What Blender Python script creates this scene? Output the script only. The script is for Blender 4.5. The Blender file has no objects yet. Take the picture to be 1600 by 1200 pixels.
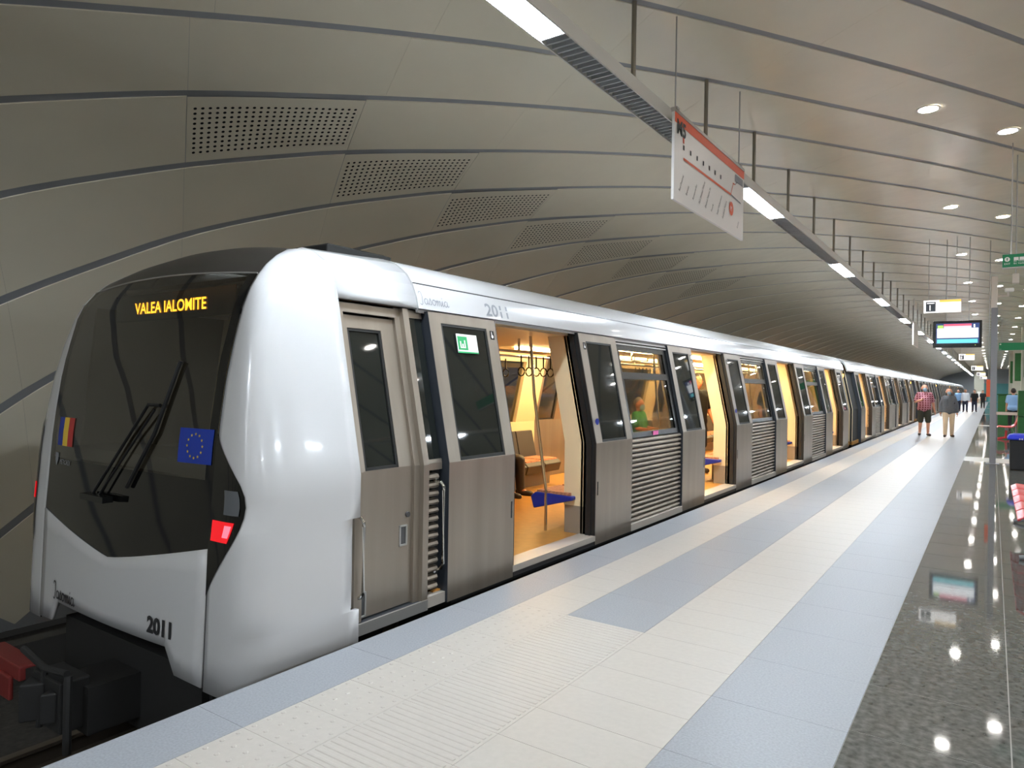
import bpy, bmesh, math, random
from mathutils import Vector, Matrix
random.seed(7)
SC = bpy.context.scene
COL = SC.collection
PI = math.pi

# ------------------------------------------------------------------ camera, world, exposure
FPX = 1090.0                                   # focal length in pixels of the 1600 px wide frame
YAW = math.atan(751 / FPX); ROLL = 0.016; EYE = 1.6
cam_d = bpy.data.cameras.new('camera'); cam = bpy.data.objects.new('camera', cam_d); COL.objects.link(cam)
cam_d.sensor_width = 36; cam_d.lens = 36 * FPX / 1600; cam_d.clip_start = .05; cam_d.clip_end = 400
cam.matrix_world = (Matrix.Translation((0, 0, EYE)) @ Matrix.Rotation(YAW, 4, 'Z') @ Matrix.Rotation(PI / 2, 4, 'X')
                    @ Matrix.Rotation(ROLL, 4, 'Z'))
SC.camera = cam
W = bpy.data.worlds.new('world'); SC.world = W; W.use_nodes = True
W.node_tree.nodes['Background'].inputs[0].default_value = (.5, .5, .48, 1)
W.node_tree.nodes['Background'].inputs[1].default_value = .02
SC.view_settings.view_transform = 'Standard'; SC.view_settings.look = 'None'
SC.view_settings.gamma = 1; SC.view_settings.use_curve_mapping = False
SC.view_settings.exposure = 0.13
SC.cycles.max_bounces = 14; SC.cycles.diffuse_bounces = 9; SC.cycles.transparent_max_bounces = 16
DOWNLIGHT = 74.0; TUBE = 162.0; CABIN = 42.0      # emission of the lamps

# ------------------------------------------------------------------ helpers
def lin(r, g, b):
    f = lambda c: (c / 255 / 12.92) if c / 255 <= .04045 else ((c / 255 + .055) / 1.055) ** 2.4
    return (f(r), f(g), f(b), 1)
M = {}
def mat(name, col, rough=.5, metal=0., noise=None, bump=None, emit=None, spec=.5, coat=0., aniso=None):
    """procedural principled material; noise=(scale, amount, stretch xyz), bump=(scale, strength)"""
    m = bpy.data.materials.new(name); m.use_nodes = True; nt = m.node_tree; p = nt.nodes['Principled BSDF']
    p.inputs['Base Color'].default_value = col; p.inputs['Roughness'].default_value = rough
    p.inputs['Metallic'].default_value = metal; p.inputs['Specular IOR Level'].default_value = spec
    p.inputs['Coat Weight'].default_value = coat; p.inputs['Coat Roughness'].default_value = .05
    if emit: p.inputs['Emission Color'].default_value = emit[0]; p.inputs['Emission Strength'].default_value = emit[1]
    if noise or bump:
        tc = nt.nodes.new('ShaderNodeTexCoord')
    if noise:
        mp = nt.nodes.new('ShaderNodeMapping'); nt.links.new(tc.outputs['Object'], mp.inputs['Vector'])
        mp.inputs['Scale'].default_value = noise[2] if len(noise) > 2 else (1, 1, 1)
        n = nt.nodes.new('ShaderNodeTexNoise'); n.inputs['Scale'].default_value = noise[0]; n.inputs['Detail'].default_value = 5
        nt.links.new(mp.outputs['Vector'], n.inputs['Vector'])
        cr = nt.nodes.new('ShaderNodeValToRGB'); nt.links.new(n.outputs['Fac'], cr.inputs['Fac'])
        a = noise[1]
        cr.color_ramp.elements[0].position = .3; cr.color_ramp.elements[1].position = .7
        cr.color_ramp.elements[0].color = tuple(max(0, c * (1 - a)) for c in col[:3]) + (1,)
        cr.color_ramp.elements[1].color = tuple(min(1, c * (1 + a)) for c in col[:3]) + (1,)
        nt.links.new(cr.outputs['Color'], p.inputs['Base Color'])
    if bump:
        n2 = nt.nodes.new('ShaderNodeTexNoise'); n2.inputs['Scale'].default_value = bump[0]; n2.inputs['Detail'].default_value = 2
        nt.links.new(tc.outputs['Object'], n2.inputs['Vector'])
        b = nt.nodes.new('ShaderNodeBump'); b.inputs['Strength'].default_value = bump[1]; b.inputs['Distance'].default_value = bump[2] if len(bump) > 2 else .01
        nt.links.new(n2.outputs['Fac'], b.inputs['Height']); nt.links.new(b.outputs['Normal'], p.inputs['Normal'])
    M[name] = m; return m
def glass(name, tint, refl=1.0, rough=.02):
    m = bpy.data.materials.new(name); m.use_nodes = True; nt = m.node_tree; nt.nodes.remove(nt.nodes['Principled BSDF'])
    out = nt.nodes['Material Output']
    t = nt.nodes.new('ShaderNodeBsdfTransparent'); t.inputs[0].default_value = tint
    g = nt.nodes.new('ShaderNodeBsdfGlossy'); g.inputs['Roughness'].default_value = rough; g.inputs[0].default_value = (refl, refl, refl, 1)
    lw = nt.nodes.new('ShaderNodeLayerWeight'); lw.inputs[0].default_value = .5
    pw = nt.nodes.new('ShaderNodeMath'); pw.operation = 'POWER'; pw.inputs[1].default_value = 4.5; nt.links.new(lw.outputs['Facing'], pw.inputs[0])
    f = nt.nodes.new('ShaderNodeMath'); f.operation = 'MULTIPLY_ADD'; f.inputs[1].default_value = .88; f.inputs[2].default_value = .05 if name != 'windscreen' else .14; nt.links.new(pw.outputs[0], f.inputs[0])
    mx = nt.nodes.new('ShaderNodeMixShader')
    nt.links.new(f.outputs[0], mx.inputs[0]); nt.links.new(t.outputs[0], mx.inputs[1]); nt.links.new(g.outputs[0], mx.inputs[2])
    nt.links.new(mx.outputs[0], out.inputs[0]); M[name] = m; return m
def glow(name, col, s): return mat(name, (.02, .02, .02, 1), .5, emit=(col, s))

# colours of the place
mat('panel', lin(236, 228, 207), .17, spec=.5, bump=(1.6, .35, .03), noise=(.6, .05))
mat('seam', lin(150, 152, 154), .6)
mat('hole_void', lin(25, 24, 22), .9)
mat('stone_grey', lin(142, 144, 148), .42, noise=(90, .12), spec=.35)
mat('stone_cream', lin(178, 171, 162), .42, noise=(30, .03), spec=.35)
mat('granite', lin(92, 92, 88), .045, noise=(26, .45), spec=.6)
mat('granite_band', lin(196, 194, 190), .2, noise=(60, .08))
mat('grout', lin(150, 146, 140), .8)
mat('slab', lin(120, 118, 114), .8)
mat('train_white', lin(194, 193, 193), .22, coat=.3, spec=.5)
mat('steel', lin(158, 148, 136), .34, .7, noise=(6, .10, (1, 1, .06)))
mat('steel_dark', lin(96, 96, 98), .38, .7)
mat('chrome', lin(205, 203, 198), .15, 1.)
mat('rubber', lin(22, 22, 22), .5)
mat('leaf_edge', lin(52, 56, 62), .4, .3)
mat('pane_dark', lin(26, 29, 27), .03, spec=.9)
mat('frame_black', lin(18, 19, 19), .25)
glass('pane', (.62, .62, .58, 1))
glass('windscreen', (.42, .43, .40, 1), .8)
mat('black_gloss', lin(14, 14, 14), .06, spec=.6)
mat('roof_dark', lin(44, 41, 38), .35)
mat('under_dark', lin(26, 25, 24), .7)
mat('lining', lin(226, 205, 165), .4)
mat('lining_grey', lin(140, 128, 112), .5)
mat('train_floor', lin(186, 132, 62), .3, noise=(14, .08))
mat('threshold', lin(196, 188, 178), .4, .3)
mat('seat_blue', lin(24, 44, 140), .35)
mat('seat_fabric', lin(178, 120, 88), .8, noise=(30, .4))
mat('seat_dark', lin(52, 44, 40), .5)
mat('ink', lin(38, 38, 40), .5)
mat('ink_faded', lin(128, 130, 136), .5)
mat('coupler_red', lin(112, 34, 30), .6)
mat('white', lin(238, 236, 232), .5)
mat('sign_white', lin(232, 228, 224), .35)
mat('orange', lin(226, 92, 52), .45)
mat('red', lin(190, 36, 40), .4)
mat('seat_red', lin(206, 62, 66), .35)
mat('green', lin(30, 92, 38), .5, noise=(8, .12))
mat('sign_green', lin(20, 128, 84), .4)
mat('sticker_green', lin(24, 164, 92), .4)
mat('blue_lid', lin(28, 48, 190), .35)
mat('bin_black', lin(24, 24, 26), .45)
mat('post_grey', lin(132, 132, 136), .45, .2)
mat('post_white', lin(206, 198, 188), .5)
mat('eu_blue', lin(22, 52, 150), .5)
mat('yellow', lin(232, 196, 60), .5)
mat('alu', lin(178, 176, 172), .35, .6)
mat('louver', lin(176, 178, 180), .3, .3)
mat('lamp_body', lin(206, 202, 194), .5)
mat('tube_steel', lin(140, 132, 118), .35, .35)
mat('ballast', lin(58, 55, 51), .9, noise=(20, .35))
mat('rail_steel', lin(96, 86, 76), .4, .6)
mat('platform_side', lin(60, 58, 55), .9)
mat('end_grey', lin(176, 182, 188), .6)
mat('number_dark', lin(70, 76, 84), .5)
mat('end_teal', lin(96, 168, 170), .4)
mat('column', lin(176, 176, 160), .5)
glow('tube_light', (.80, .90, 1., 1), TUBE)
glow('down_light', (1., .955, .90, 1), DOWNLIGHT)
glow('cabin_light', (1., .74, .36, 1), CABIN)
glow('led_orange', (1., .36, .02, 1), 7)
glow('tail_red', (1., .004, .012, 1), .8)
glow('tail_hot', (1., .10, .14, 1), 2.5)
glow('marker_amber', (1., .5, .08, 1), 8)
glow('sign_lit', (1., .98, .96, 1), 1.5)
glow('sign_lit_yellow', (1., .62, .10, 1), 1.2)
glow('scr_white', (.93, .97, 1., 1), 1.5)
glow('scr_red', (.95, .12, .20, 1), 1.2)
glow('scr_pink', (1., .62, .68, 1), 1.3)
glow('scr_teal', (.18, .78, .86, 1), 1.1)
glow('scr_green', (.5, .8, .15, 1), 1.1)
glow('scr_blue', (.05, .10, .35, 1), .6)
mat('scr_pink_print', lin(226, 110, 170), .5)
mat('lens_clear', lin(120, 124, 130), .05, .6)
mat('skin', lin(202, 146, 118), .5)
mat('skin_tan', lin(190, 120, 84), .5)
mat('hair', lin(40, 32, 28), .6)
mat('hair_grey', lin(120, 112, 104), .6)
mat('mask', lin(140, 172, 190), .7)
mat('cloth_grey', lin(92, 94, 98), .8, noise=(40, .2))
mat('cloth_beige', lin(206, 184, 156), .8)
mat('cloth_olive', lin(52, 54, 44), .8)
mat('cloth_black', lin(24, 23, 24), .8)
mat('cloth_navy', lin(34, 38, 60), .8)
mat('cloth_blue', lin(134, 172, 214), .8)
mat('cloth_green', lin(62, 138, 70), .8)
mat('cloth_white', lin(214, 220, 230), .8)
mat('shoe', lin(58, 46, 40), .6)
def plaid():
    m = mat('plaid', lin(140, 30, 46), .8); nt = m.node_tree; p = nt.nodes['Principled BSDF']
    tc = nt.nodes.new('ShaderNodeTexCoord')
    def wave(ax, sc):
        w = nt.nodes.new('ShaderNodeTexWave'); w.bands_direction = ax; w.inputs['Scale'].default_value = sc; w.inputs['Distortion'].default_value = 0
        nt.links.new(tc.outputs['Object'], w.inputs['Vector'])
        r = nt.nodes.new('ShaderNodeValToRGB'); r.color_ramp.elements[0].position = .62; r.color_ramp.elements[1].position = .7
        nt.links.new(w.outputs['Fac'], r.inputs[0]); return r
    a, b = wave('X', 4.2), wave('Z', 4.2)
    add = nt.nodes.new('ShaderNodeMath'); add.operation = 'ADD'; nt.links.new(a.outputs[0], add.inputs[0]); nt.links.new(b.outputs[0], add.inputs[1])
    r = nt.nodes.new('ShaderNodeValToRGB'); nt.links.new(add.outputs[0], r.inputs[0])
    r.color_ramp.elements[0].color = lin(104, 20, 32); r.color_ramp.elements[1].color = lin(186, 128, 142)
    nt.links.new(r.outputs[0], p.inputs['Base Color'])
plaid()

class MB:
    def __init__(s): s.v = []; s.f = []; s.m = []
    def add(s, vs, fs, mi=0):
        o = len(s.v); s.v += [tuple(v) for v in vs]
        for f in fs: s.f.append(tuple(i + o for i in f)); s.m.append(mi)
        return s
    def box(s, x0, x1, y0, y1, z0, z1, mi=0):
        return s.add([(x0, y0, z0), (x1, y0, z0), (x1, y1, z0), (x0, y1, z0), (x0, y0, z1), (x1, y0, z1), (x1, y1, z1), (x0, y1, z1)],
                     [(0, 3, 2, 1), (4, 5, 6, 7), (0, 1, 5, 4), (1, 2, 6, 5), (2, 3, 7, 6), (3, 0, 4, 7)], mi)
    def grid(s, rows, mi=0, close=False):
        n = len(rows[0]); vs = [p for r in rows for p in r]; fs = []
        for i in range(len(rows) - 1):
            for j in range(n if close else n - 1):
                k = (j + 1) % n
                fs.append((i * n + j, i * n + k, (i + 1) * n + k, (i + 1) * n + j))
        return s.add(vs, fs, mi)
    def tube(s, pts, r, n=8, mi=0, cap=True):
        pts = [Vector(p) for p in pts]; rows = []
        rs = r if isinstance(r, (list, tuple)) else [r] * len(pts)
        up = None
        for i, p in enumerate(pts):
            d = (pts[min(i + 1, len(pts) - 1)] - pts[max(i - 1, 0)]).normalized()
            if up is None: up = Vector((0, 0, 1)) if abs(d.z) < .9 else Vector((1, 0, 0))
            a = d.cross(up).normalized(); b = d.cross(a).normalized(); up = -b if False else up
            rows.append([p + (a * math.cos(t) + b * math.sin(t)) * rs[i] for t in [2 * PI * k / n for k in range(n)]])
        o = len(s.v); s.grid(rows, mi, True)
        if cap:
            s.f.append(tuple(o + k for k in range(n))[::-1]); s.m.append(mi)
            s.f.append(tuple(o + (len(rows) - 1) * n + k for k in range(n))); s.m.append(mi)
        return s
    def capsule(s, p0, p1, r0, r1, n=12, h=4, mi=0):
        p0, p1 = Vector(p0), Vector(p1); d = p1 - p0; L = d.length
        if L < 1e-5: d = Vector((0, 0, 1)); p1 = p0 + d * 1e-4
        d = d.normalized(); a = d.orthogonal().normalized(); b = d.cross(a); rows = []
        for i in range(h + 1):
            t = -PI / 2 + PI / 2 * i / h; c = p0 + d * math.sin(t) * r0; rr = max(r0 * math.cos(t), 1e-4)
            rows.append([c + (a * math.cos(q) + b * math.sin(q)) * rr for q in [2 * PI * k / n for k in range(n)]])
        for i in range(h + 1):
            t = PI / 2 * i / h; c = p1 + d * math.sin(t) * r1; rr = max(r1 * math.cos(t), 1e-4)
            rows.append([c + (a * math.cos(q) + b * math.sin(q)) * rr for q in [2 * PI * k / n for k in range(n)]])
        o = len(s.v); s.grid(rows, mi, True)
        s.f.append(tuple(o + k for k in range(n))[::-1]); s.m.append(mi)
        s.f.append(tuple(o + (len(rows) - 1) * n + k for k in range(n))); s.m.append(mi)
        return s
    def prism(s, poly, axis, a0, a1, mi=0):
        """polygon of 2-D points extruded along an axis: axis 'y' -> poly (x,z), 'x' -> (y,z), 'z' -> (x,y)"""
        f = {'y': lambda p, a: (p[0], a, p[1]), 'x': lambda p, a: (a, p[0], p[1]), 'z': lambda p, a: (p[0], p[1], a)}[axis]
        n = len(poly); vs = [f(p, a0) for p in poly] + [f(p, a1) for p in poly]
        fs = [tuple(range(n)), tuple(range(2 * n - 1, n - 1, -1))] + [(i, (i + 1) % n, (i + 1) % n + n, i + n) for i in range(n)]
        return s.add(vs, fs, mi)
    def mesh(s, name, mats, smooth=False):
        me = bpy.data.meshes.new(name); me.from_pydata([tuple(v) for v in s.v], [], s.f)
        for m in (mats if isinstance(mats, (list, tuple)) else [mats]): me.materials.append(M[m] if isinstance(m, str) else m)
        me.polygons.foreach_set('material_index', s.m)
        bm = bmesh.new(); bm.from_mesh(me); bmesh.ops.recalc_face_normals(bm, faces=bm.faces); bm.to_mesh(me); bm.free()
        if smooth:
            me.polygons.foreach_set('use_smooth', [True] * len(me.polygons))
            me.set_sharp_from_angle(angle=math.radians(40))
        me.update(); return me
    def build(s, name, mats, parent=None, smooth=False, bevel=0, kind=None, label=None):
        o = link(bpy.data.objects.new(name, s.mesh(name, mats, smooth)), parent)
        if bevel:
            b = o.modifiers.new('bevel', 'BEVEL'); b.width = bevel; b.segments = 2; b.limit_method = 'ANGLE'
        if kind: o['kind'] = kind
        if label: o['label'] = label
        return o
def link(o, parent=None):
    COL.objects.link(o)
    if parent:
        o.parent = parent
        # parents other than the world origin keep the part where it is given (world space)
        o.matrix_parent_inverse = (Matrix.Translation(parent_origin(parent))).inverted()
    return o
def parent_origin(p):
    v = Vector(p.location)
    if p.parent: v = v
    return v
def tag(o, label, cat=None, group=None, kind=None):
    o['label'] = label
    if cat: o['category'] = cat
    if group: o['group'] = group
    if kind: o['kind'] = kind
    return o
def thing(name, label, cat, loc=(0, 0, 0), group=None):
    e = bpy.data.objects.new(name, None); e.location = loc; e.empty_display_size = .1; COL.objects.link(e)
    return tag(e, label, cat, group)
def copy_tree(o, off, parent=None):
    c = o.copy(); COL.objects.link(c)
    if parent: c.parent = parent; c.matrix_parent_inverse = o.matrix_parent_inverse
    else: c.location = Vector(o.location) + Vector(off)
    for ch in CH.get(o.name, [k for k in bpy.data.objects if k.parent == o]): copy_tree(ch, off, c)
    return c
CH = {}
def text_mesh(txt, size, bold=0.0, spacing=1.0, sx=1.0):
    """flat lettering; returns (verts, faces) in the x/y plane starting at the origin"""
    cu = bpy.data.curves.new('lettering', 'FONT'); cu.body = txt; cu.size = size; cu.resolution_u = 3; cu.offset = bold; cu.space_character = spacing
    o = bpy.data.objects.new('lettering', cu); COL.objects.link(o)
    dg = bpy.context.evaluated_depsgraph_get(); dg.update()
    me = o.evaluated_get(dg).to_mesh(); vs = [(v.co.x * sx, v.co.y) for v in me.vertices]; fs = [tuple(p.vertices) for p in me.polygons]
    o.evaluated_get(dg).to_mesh_clear(); bpy.data.objects.remove(o); bpy.data.curves.remove(cu)
    if vs:
        x0 = min(v[0] for v in vs); vs = [(x - x0, y) for x, y in vs]
    return vs, fs
def letter(name, txt, size, place, matname, parent, width=None, spacing=1.0, bold=0.0):
    """place maps (u right, v up) to a 3-D point; width fits the text to that width"""
    vs, fs = text_mesh(txt, size, bold, spacing)
    if width:
        w = max(v[0] for v in vs); vs = [(x * width / w, y) for x, y in vs]
    return MB().add([place(*v) for v in vs], fs).build(name, matname, parent)

# ------------------------------------------------------------------ profile of the vault
PR = [(-10.9, -1.85), (-9.95, -.1), (-9.1, 1.42), (-8.35, 2.36), (-7.9, 2.84), (-7.47, 3.25), (-6.83, 3.68), (-6.45, 3.885), (-5.9, 4.14),
      (-5.25, 4.36), (-4.63, 4.55), (-4.03, 4.705), (-3.65, 4.785), (-2.6, 4.93), (-1.85, 5.0), (-.8, 5.075), (.3, 5.1), (1.75, 5.11)]
XM = 1.75                                       # middle of the island platform: the vault is mirrored there
def prof(X):
    if X > XM: X = 2 * XM - X
    X = max(X, PR[0][0])
    for i in range(len(PR) - 1):
        if PR[i][0] <= X <= PR[i + 1][0]:
            def sl(k):
                a, b = PR[max(k - 1, 0)], PR[min(k + 1, len(PR) - 1)]; return (b[1] - a[1]) / (b[0] - a[0])
            h = PR[i + 1][0] - PR[i][0]; t = (X - PR[i][0]) / h; m0, m1 = sl(i) * h, sl(i + 1) * h
            return (2 * t ** 3 - 3 * t * t + 1) * PR[i][1] + (t ** 3 - 2 * t * t + t) * m0 + (-2 * t ** 3 + 3 * t * t) * PR[i + 1][1] + (t ** 3 - t * t) * m1
    return PR[-1][1]
SK = 1.75; PITCH = 1.85; C0 = 5.55 + SK * 2.6
NRM = math.hypot(1, SK); TX, TY = -SK / NRM, 1 / NRM       # unit across a strip (plan)
HALF = PITCH / NRM / 2
def strip_y(X, q): return SK * X + C0 + PITCH * (q - 1)
Y_BACK, Y_END = -42.0, 134.0
ca, sa = math.cos(YAW), math.sin(YAW)
def depth_of(X, Y): return -X * sa + Y * ca
def px_of(X, Y, Z):
    d = depth_of(X, Y)
    return (800 + FPX * (X * ca + Y * sa) / d, 600 - FPX * (Z - EYE) / d) if d > .2 else (-9999, -9999)

# ------------------------------------------------------------------ ceiling (vault) with its panels
xs = [-10.9 + i * .15 for i in range(int(25.3 / .15) + 1)]
b = MB(); b.grid([[(x, y, prof(x) + .010) for x in xs] for y in (Y_BACK, Y_END)])
ceiling = b.build('ceiling', 'seam', smooth=True); tag(ceiling, 'curved vault of beige panels with dark grey diagonal seams', kind='structure')
def panel_pt(xa, q, t, dz=0.):
    X = xa + TX * t; Y = strip_y(xa, q + .5) + TY * t
    return (X, Y, prof(X) + dz)
def panel_mesh(mb, xa0, xa1, q, mi=0):
    na = 5; ts = [-HALF + .040, 0, HALF - .040]; g = .0004
    rows = [[panel_pt(xa0 + g + (xa1 - xa0 - 2 * g) * i / na, q, t) for t in ts] for i in range(na + 1)]
    o = len(mb.v); mb.grid(rows, mi); n = 3
    ring = [j for j in range(n)] + [i * n + n - 1 for i in range(1, na + 1)] + [na * n + j for j in (1, 0)] + [i * n for i in range(na - 1, 0, -1)]
    base = len(mb.v); up = [(mb.v[o + k][0], mb.v[o + k][1], mb.v[o + k][2] + .012) for k in ring]
    mb.v += up; L = len(ring)
    for i in range(L): mb.f.append((o + ring[i], o + ring[(i + 1) % L], base + (i + 1) % L, base + i)); mb.m.append(mi)
JX = [-5.52 - .80 * i for i in range(7, 0, -1)] + [-5.52 + .882 * i for i in range(5)] + [-1.11 + .8225 * i for i in range(19)]
cands = []
for q in range(-34, 92):
    for a0, a1 in zip(JX, JX[1:]):
        xm = (a0 + a1) / 2; ym = strip_y(xm, q + .5)
        if not (Y_BACK + .9 < ym < Y_END - .9): continue
        perf = abs(a0 + 6.32) < .02 and 3 <= q <= 10
        p = px_of(xm, ym, prof(xm)); vis = -250 < p[0] < 1750 and -200 < p[1] < 1000 and xm < 3
        cands.append((depth_of(xm, ym) if vis else 900 + abs(ym), a0, a1, q, perf))
cands.sort(key=lambda c: c[0]); rest = MB(); cnt = 0
for d, a0, a1, q, perf in cands:
    if perf: continue
    if cnt < 290 and d < 900:
        mb = MB(); panel_mesh(mb, a0, a1, q); mb.build('ceiling_panel', 'panel', ceiling, True); cnt += 1
    else: panel_mesh(rest, a0, a1, q)
rest.build('ceiling_panel_field', 'panel', ceiling, True, kind='stuff')
for d, a0, a1, q, perf in cands:                 # perforated panels: real holes in a grid of cells
    if not perf: continue
    mb = MB(); NA, NT = 24, 10; t0, t1 = -.30, .33; g = .002
    A = lambda i: a0 + .02 + (a1 - a0 - .04) * i / NA
    T = lambda j: t0 + (t1 - t0) * j / NT
    for i in range(NA):
        for j in range(NT):
            c = (A(i + .5), T(j + .5)); hw, hh = (A(1) - A(0)) / 2, (T(1) - T(0)) / 2
            sq = [(-1, -1), (0, -1), (1, -1), (1, 0), (1, 1), (0, 1), (-1, 1), (-1, 0)]
            outer = [panel_pt(c[0] + u * hw, q, c[1] + w * hh) for u, w in sq]
            R = .0155
            inner = [panel_pt(c[0] + R / NRM * math.cos(an), q, c[1] + R * math.sin(an)) for an in [-3 * PI / 4 + PI / 4 * k for k in range(8)]]
            mb.add(outer + inner, [(k, (k + 1) % 8, (k + 1) % 8 + 8, k + 8) for k in range(8)])
    def rim(u0, u1, w0, w1, n=5):
        mb.grid([[panel_pt(u0 + (u1 - u0) * i / n, q, w) for w in (w0, w1)] for i in range(n + 1)])
    rim(a0 + g, a1 - g, -HALF + .040, t0); rim(a0 + g, a1 - g, t1, HALF - .040)
    rim(a0 + g, A(0), t0, t1, 2); rim(A(NA), a1 - g, t0, t1, 2)
    o = mb.build('perforated_panel', 'panel', ceiling, True, label='beige panel with rows of small round holes')
    v = MB(); v.grid([[panel_pt(a0 + .01 + (a1 - a0 - .02) * i / 24, q, t0 + (t1 - t0) * w / 6, .007) for w in range(7)] for i in range(25)])
    v.build('hole_backing', 'hole_void', o)

# ------------------------------------------------------------------ floor: platform with its stone slabs
EDGE = -3.18; EDGE_R = 2 * XM - EDGE
b = MB(); b.box(EDGE, EDGE_R, Y_BACK, Y_END, -1.2, -.02)
floor = b.build('floor', 'slab'); tag(floor, 'island platform paved in grey and cream stone bands and dark polished granite', kind='structure')
def tiles(name, x0, x1, dy, mname, ynear, joint=.0010, y0=.98, y1=128., shape=None, hgt=0.):
    """slabs of one stripe: single objects near the camera, one joined field beyond"""
    me = {}; y = y0; far = MB()
    while y < y1 - .05:
        dd = dy if y < 26 else dy * 8
        if y < ynear:
            if 'm' not in me:
                mb = MB(); mb.box(x0 + joint, x1 - joint, joint, dy - joint, -.02, hgt)
                if shape: shape(mb)
                me['m'] = mb.mesh(name, mname)
            o = bpy.data.objects.new(name, me['m']); o.location = (0, y, 0); COL.objects.link(o); o.parent = floor
        else: far.box(x0 + joint, x1 - joint, y + joint, y + dd - joint, -.02, hgt)
        y += dd
    if y0 < 2: far.box(x0, x1, Y_BACK, y0, -.02, hgt)
    far.build(name + '_field', mname, floor, kind='stuff')
tiles('edge_slab', EDGE - .004, -2.82, .975, 'stone_grey', 14)
def ribs(mb):
    for k in range(7): mb.prism([(.02 + k * .0435, -.001), (.026 + k * .0435, .003), (.04 + k * .0435, .003), (.046 + k * .0435, -.001)], 'x', -2.40, -1.86)
def dots(mb):
    for i in range(5):
        for j in range(4):
            cx, cy = -2.79 + .085 * i, .04 + .081 * j
            mb.add([(cx + .014 * math.cos(a), cy + .014 * math.sin(a), 0) for a in [PI / 3 * k for k in range(6)]] +
                   [(cx + .009 * math.cos(a), cy + .009 * math.sin(a), .0025) for a in [PI / 3 * k for k in range(6)]],
                   [(k, (k + 1) % 6, (k + 1) % 6 + 6, k + 6) for k in range(6)] + [(6, 7, 8, 9, 10, 11)])
tiles('dotted_tactile_tile', -2.82, -2.415, .325, 'stone_cream', 8.2, y1=4.23, shape=dots)
tiles('ribbed_tactile_tile', -2.415, -1.84, .325, 'stone_cream', 8.2, y1=4.23, shape=ribs)
tiles('cream_tile', -2.82, -2.415, .325, 'stone_cream', 8.2, y0=4.23)
tiles('grey_slab', -2.415, -1.84, .65, 'stone_grey', 14, y0=4.23)
tiles('cream_tile', -1.84, -1.18, .325, 'stone_cream', 14)
tiles('grey_slab', -1.18, -.535, .65, 'stone_grey', 14)
def band_at(y): return any(a <= y <= a + 1.25 for a in (18.7, 38.7, 58.7, 78.7, 98.7))
for c, x0 in enumerate([-.535 + .625 * k for k in range(9)]):
    far = MB(); me = None; y = 1.13; x1 = min(x0 + .625, EDGE_R + .535)
    x1 = x0 + .625; w = .003
    mat_mesh = MB().box(x0 + w, x1 - w, w, .622 - w, -.02, 0).mesh('granite_tile', 'granite')
    mat_band = MB().box(x0 + w, x1 - w, w, .622 - w, -.02, 0).mesh('white_band_tile', 'granite_band')
    while y < 128:
        bnd = band_at(y)
        if (y < 22 and c < 3) or (bnd and c < 3 and y < 62):
            o = bpy.data.objects.new('white_band_tile' if bnd else 'granite_tile', mat_band if bnd else mat_mesh); o.location = (0, y, 0); COL.objects.link(o); o.parent = floor
        else: far.box(x0 + w, x1 - w, y + w, y + .622 - w, -.02, 0, 1 if bnd else 0)
        y += .622
    far.box(x0 + w, x1 - w, Y_BACK, 1.13 - w, -.02, 0)
    far.build('granite_field', ['granite', 'granite_band'], floor, kind='stuff')
xr = -.535 + .625 * 9
MB().box(xr, EDGE_R + .004, Y_BACK, Y_END, -.02, 0).build('far_side_slab', 'stone_grey', floor)
# grout shows as the light lines in the joints
MB().box(-.535, xr, Y_BACK, Y_END, -.019, -.0015).build('granite_joint', 'grout', floor)
# track beds
for nm, xc, lab in (('track_bed', -4.84, 'dark concrete track bed under the train'), ('track_bed', 2 * XM + 4.84, 'empty dark track bed beyond the far platform edge')):
    b = MB(); b.box(xc - 2.65, xc + 1.75, Y_BACK, Y_END, -2.1, -1.2).box(xc - 6.3, xc - 2.65, Y_BACK, Y_END, -2.1, -2.0) if xc < 0 else b.box(xc - 1.75, xc + 6.3, Y_BACK, Y_END, -1.4, -1.2)
    o = b.build(nm, 'ballast'); tag(o, lab, kind='structure')
for xc, side in ((-4.84, 'below the train'), (2 * XM + 4.84, 'on the empty far track')):
    for s, wch in ((-.72, 'left'), (.72, 'right')):
        r = MB(); x = xc + s
        r.prism([(x - .07, -1.2), (x + .07, -1.2), (x + .07, -1.185), (x + .012, -1.16), (x + .012, -1.07), (x + .035, -1.055), (x + .035, -1.03),
                 (x - .035, -1.03), (x - .035, -1.055), (x - .012, -1.07), (x - .012, -1.16), (x - .07, -1.185)], 'y', Y_BACK, Y_END)
        o = r.build('running_rail', 'rail_steel'); tag(o, f'worn steel running rail {side}, the {wch} one of the pair', 'rail', 'running rails')
# raised side walkway along the tunnel wall, left of the train
b = MB(); b.box(-7.48, -7.3, Y_BACK, Y_END, -1.2, -.86); o = b.build('cable_trough', 'platform_side'); tag(o, 'low dark cable trough between the track and the vault', kind='structure')
# end walls
b = MB(); b.box(-11, 14.5, Y_END, Y_END + .3, -2.1, 5.2); o = b.build('wall_end', 'end_grey'); tag(o, 'grey end wall of the station hall', kind='structure')
b = MB(); b.box(-11, 14.5, Y_BACK - .3, Y_BACK, -2.1, 5.2); o = b.build('wall_back', 'panel'); tag(o, 'wall behind the photographer', kind='structure')
MB().box(-1.2, 3.0, Y_END - .1, Y_END, 0, 2.9).build('teal_glass_panel', 'end_teal', o).parent = bpy.data.objects['wall_end']

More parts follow.
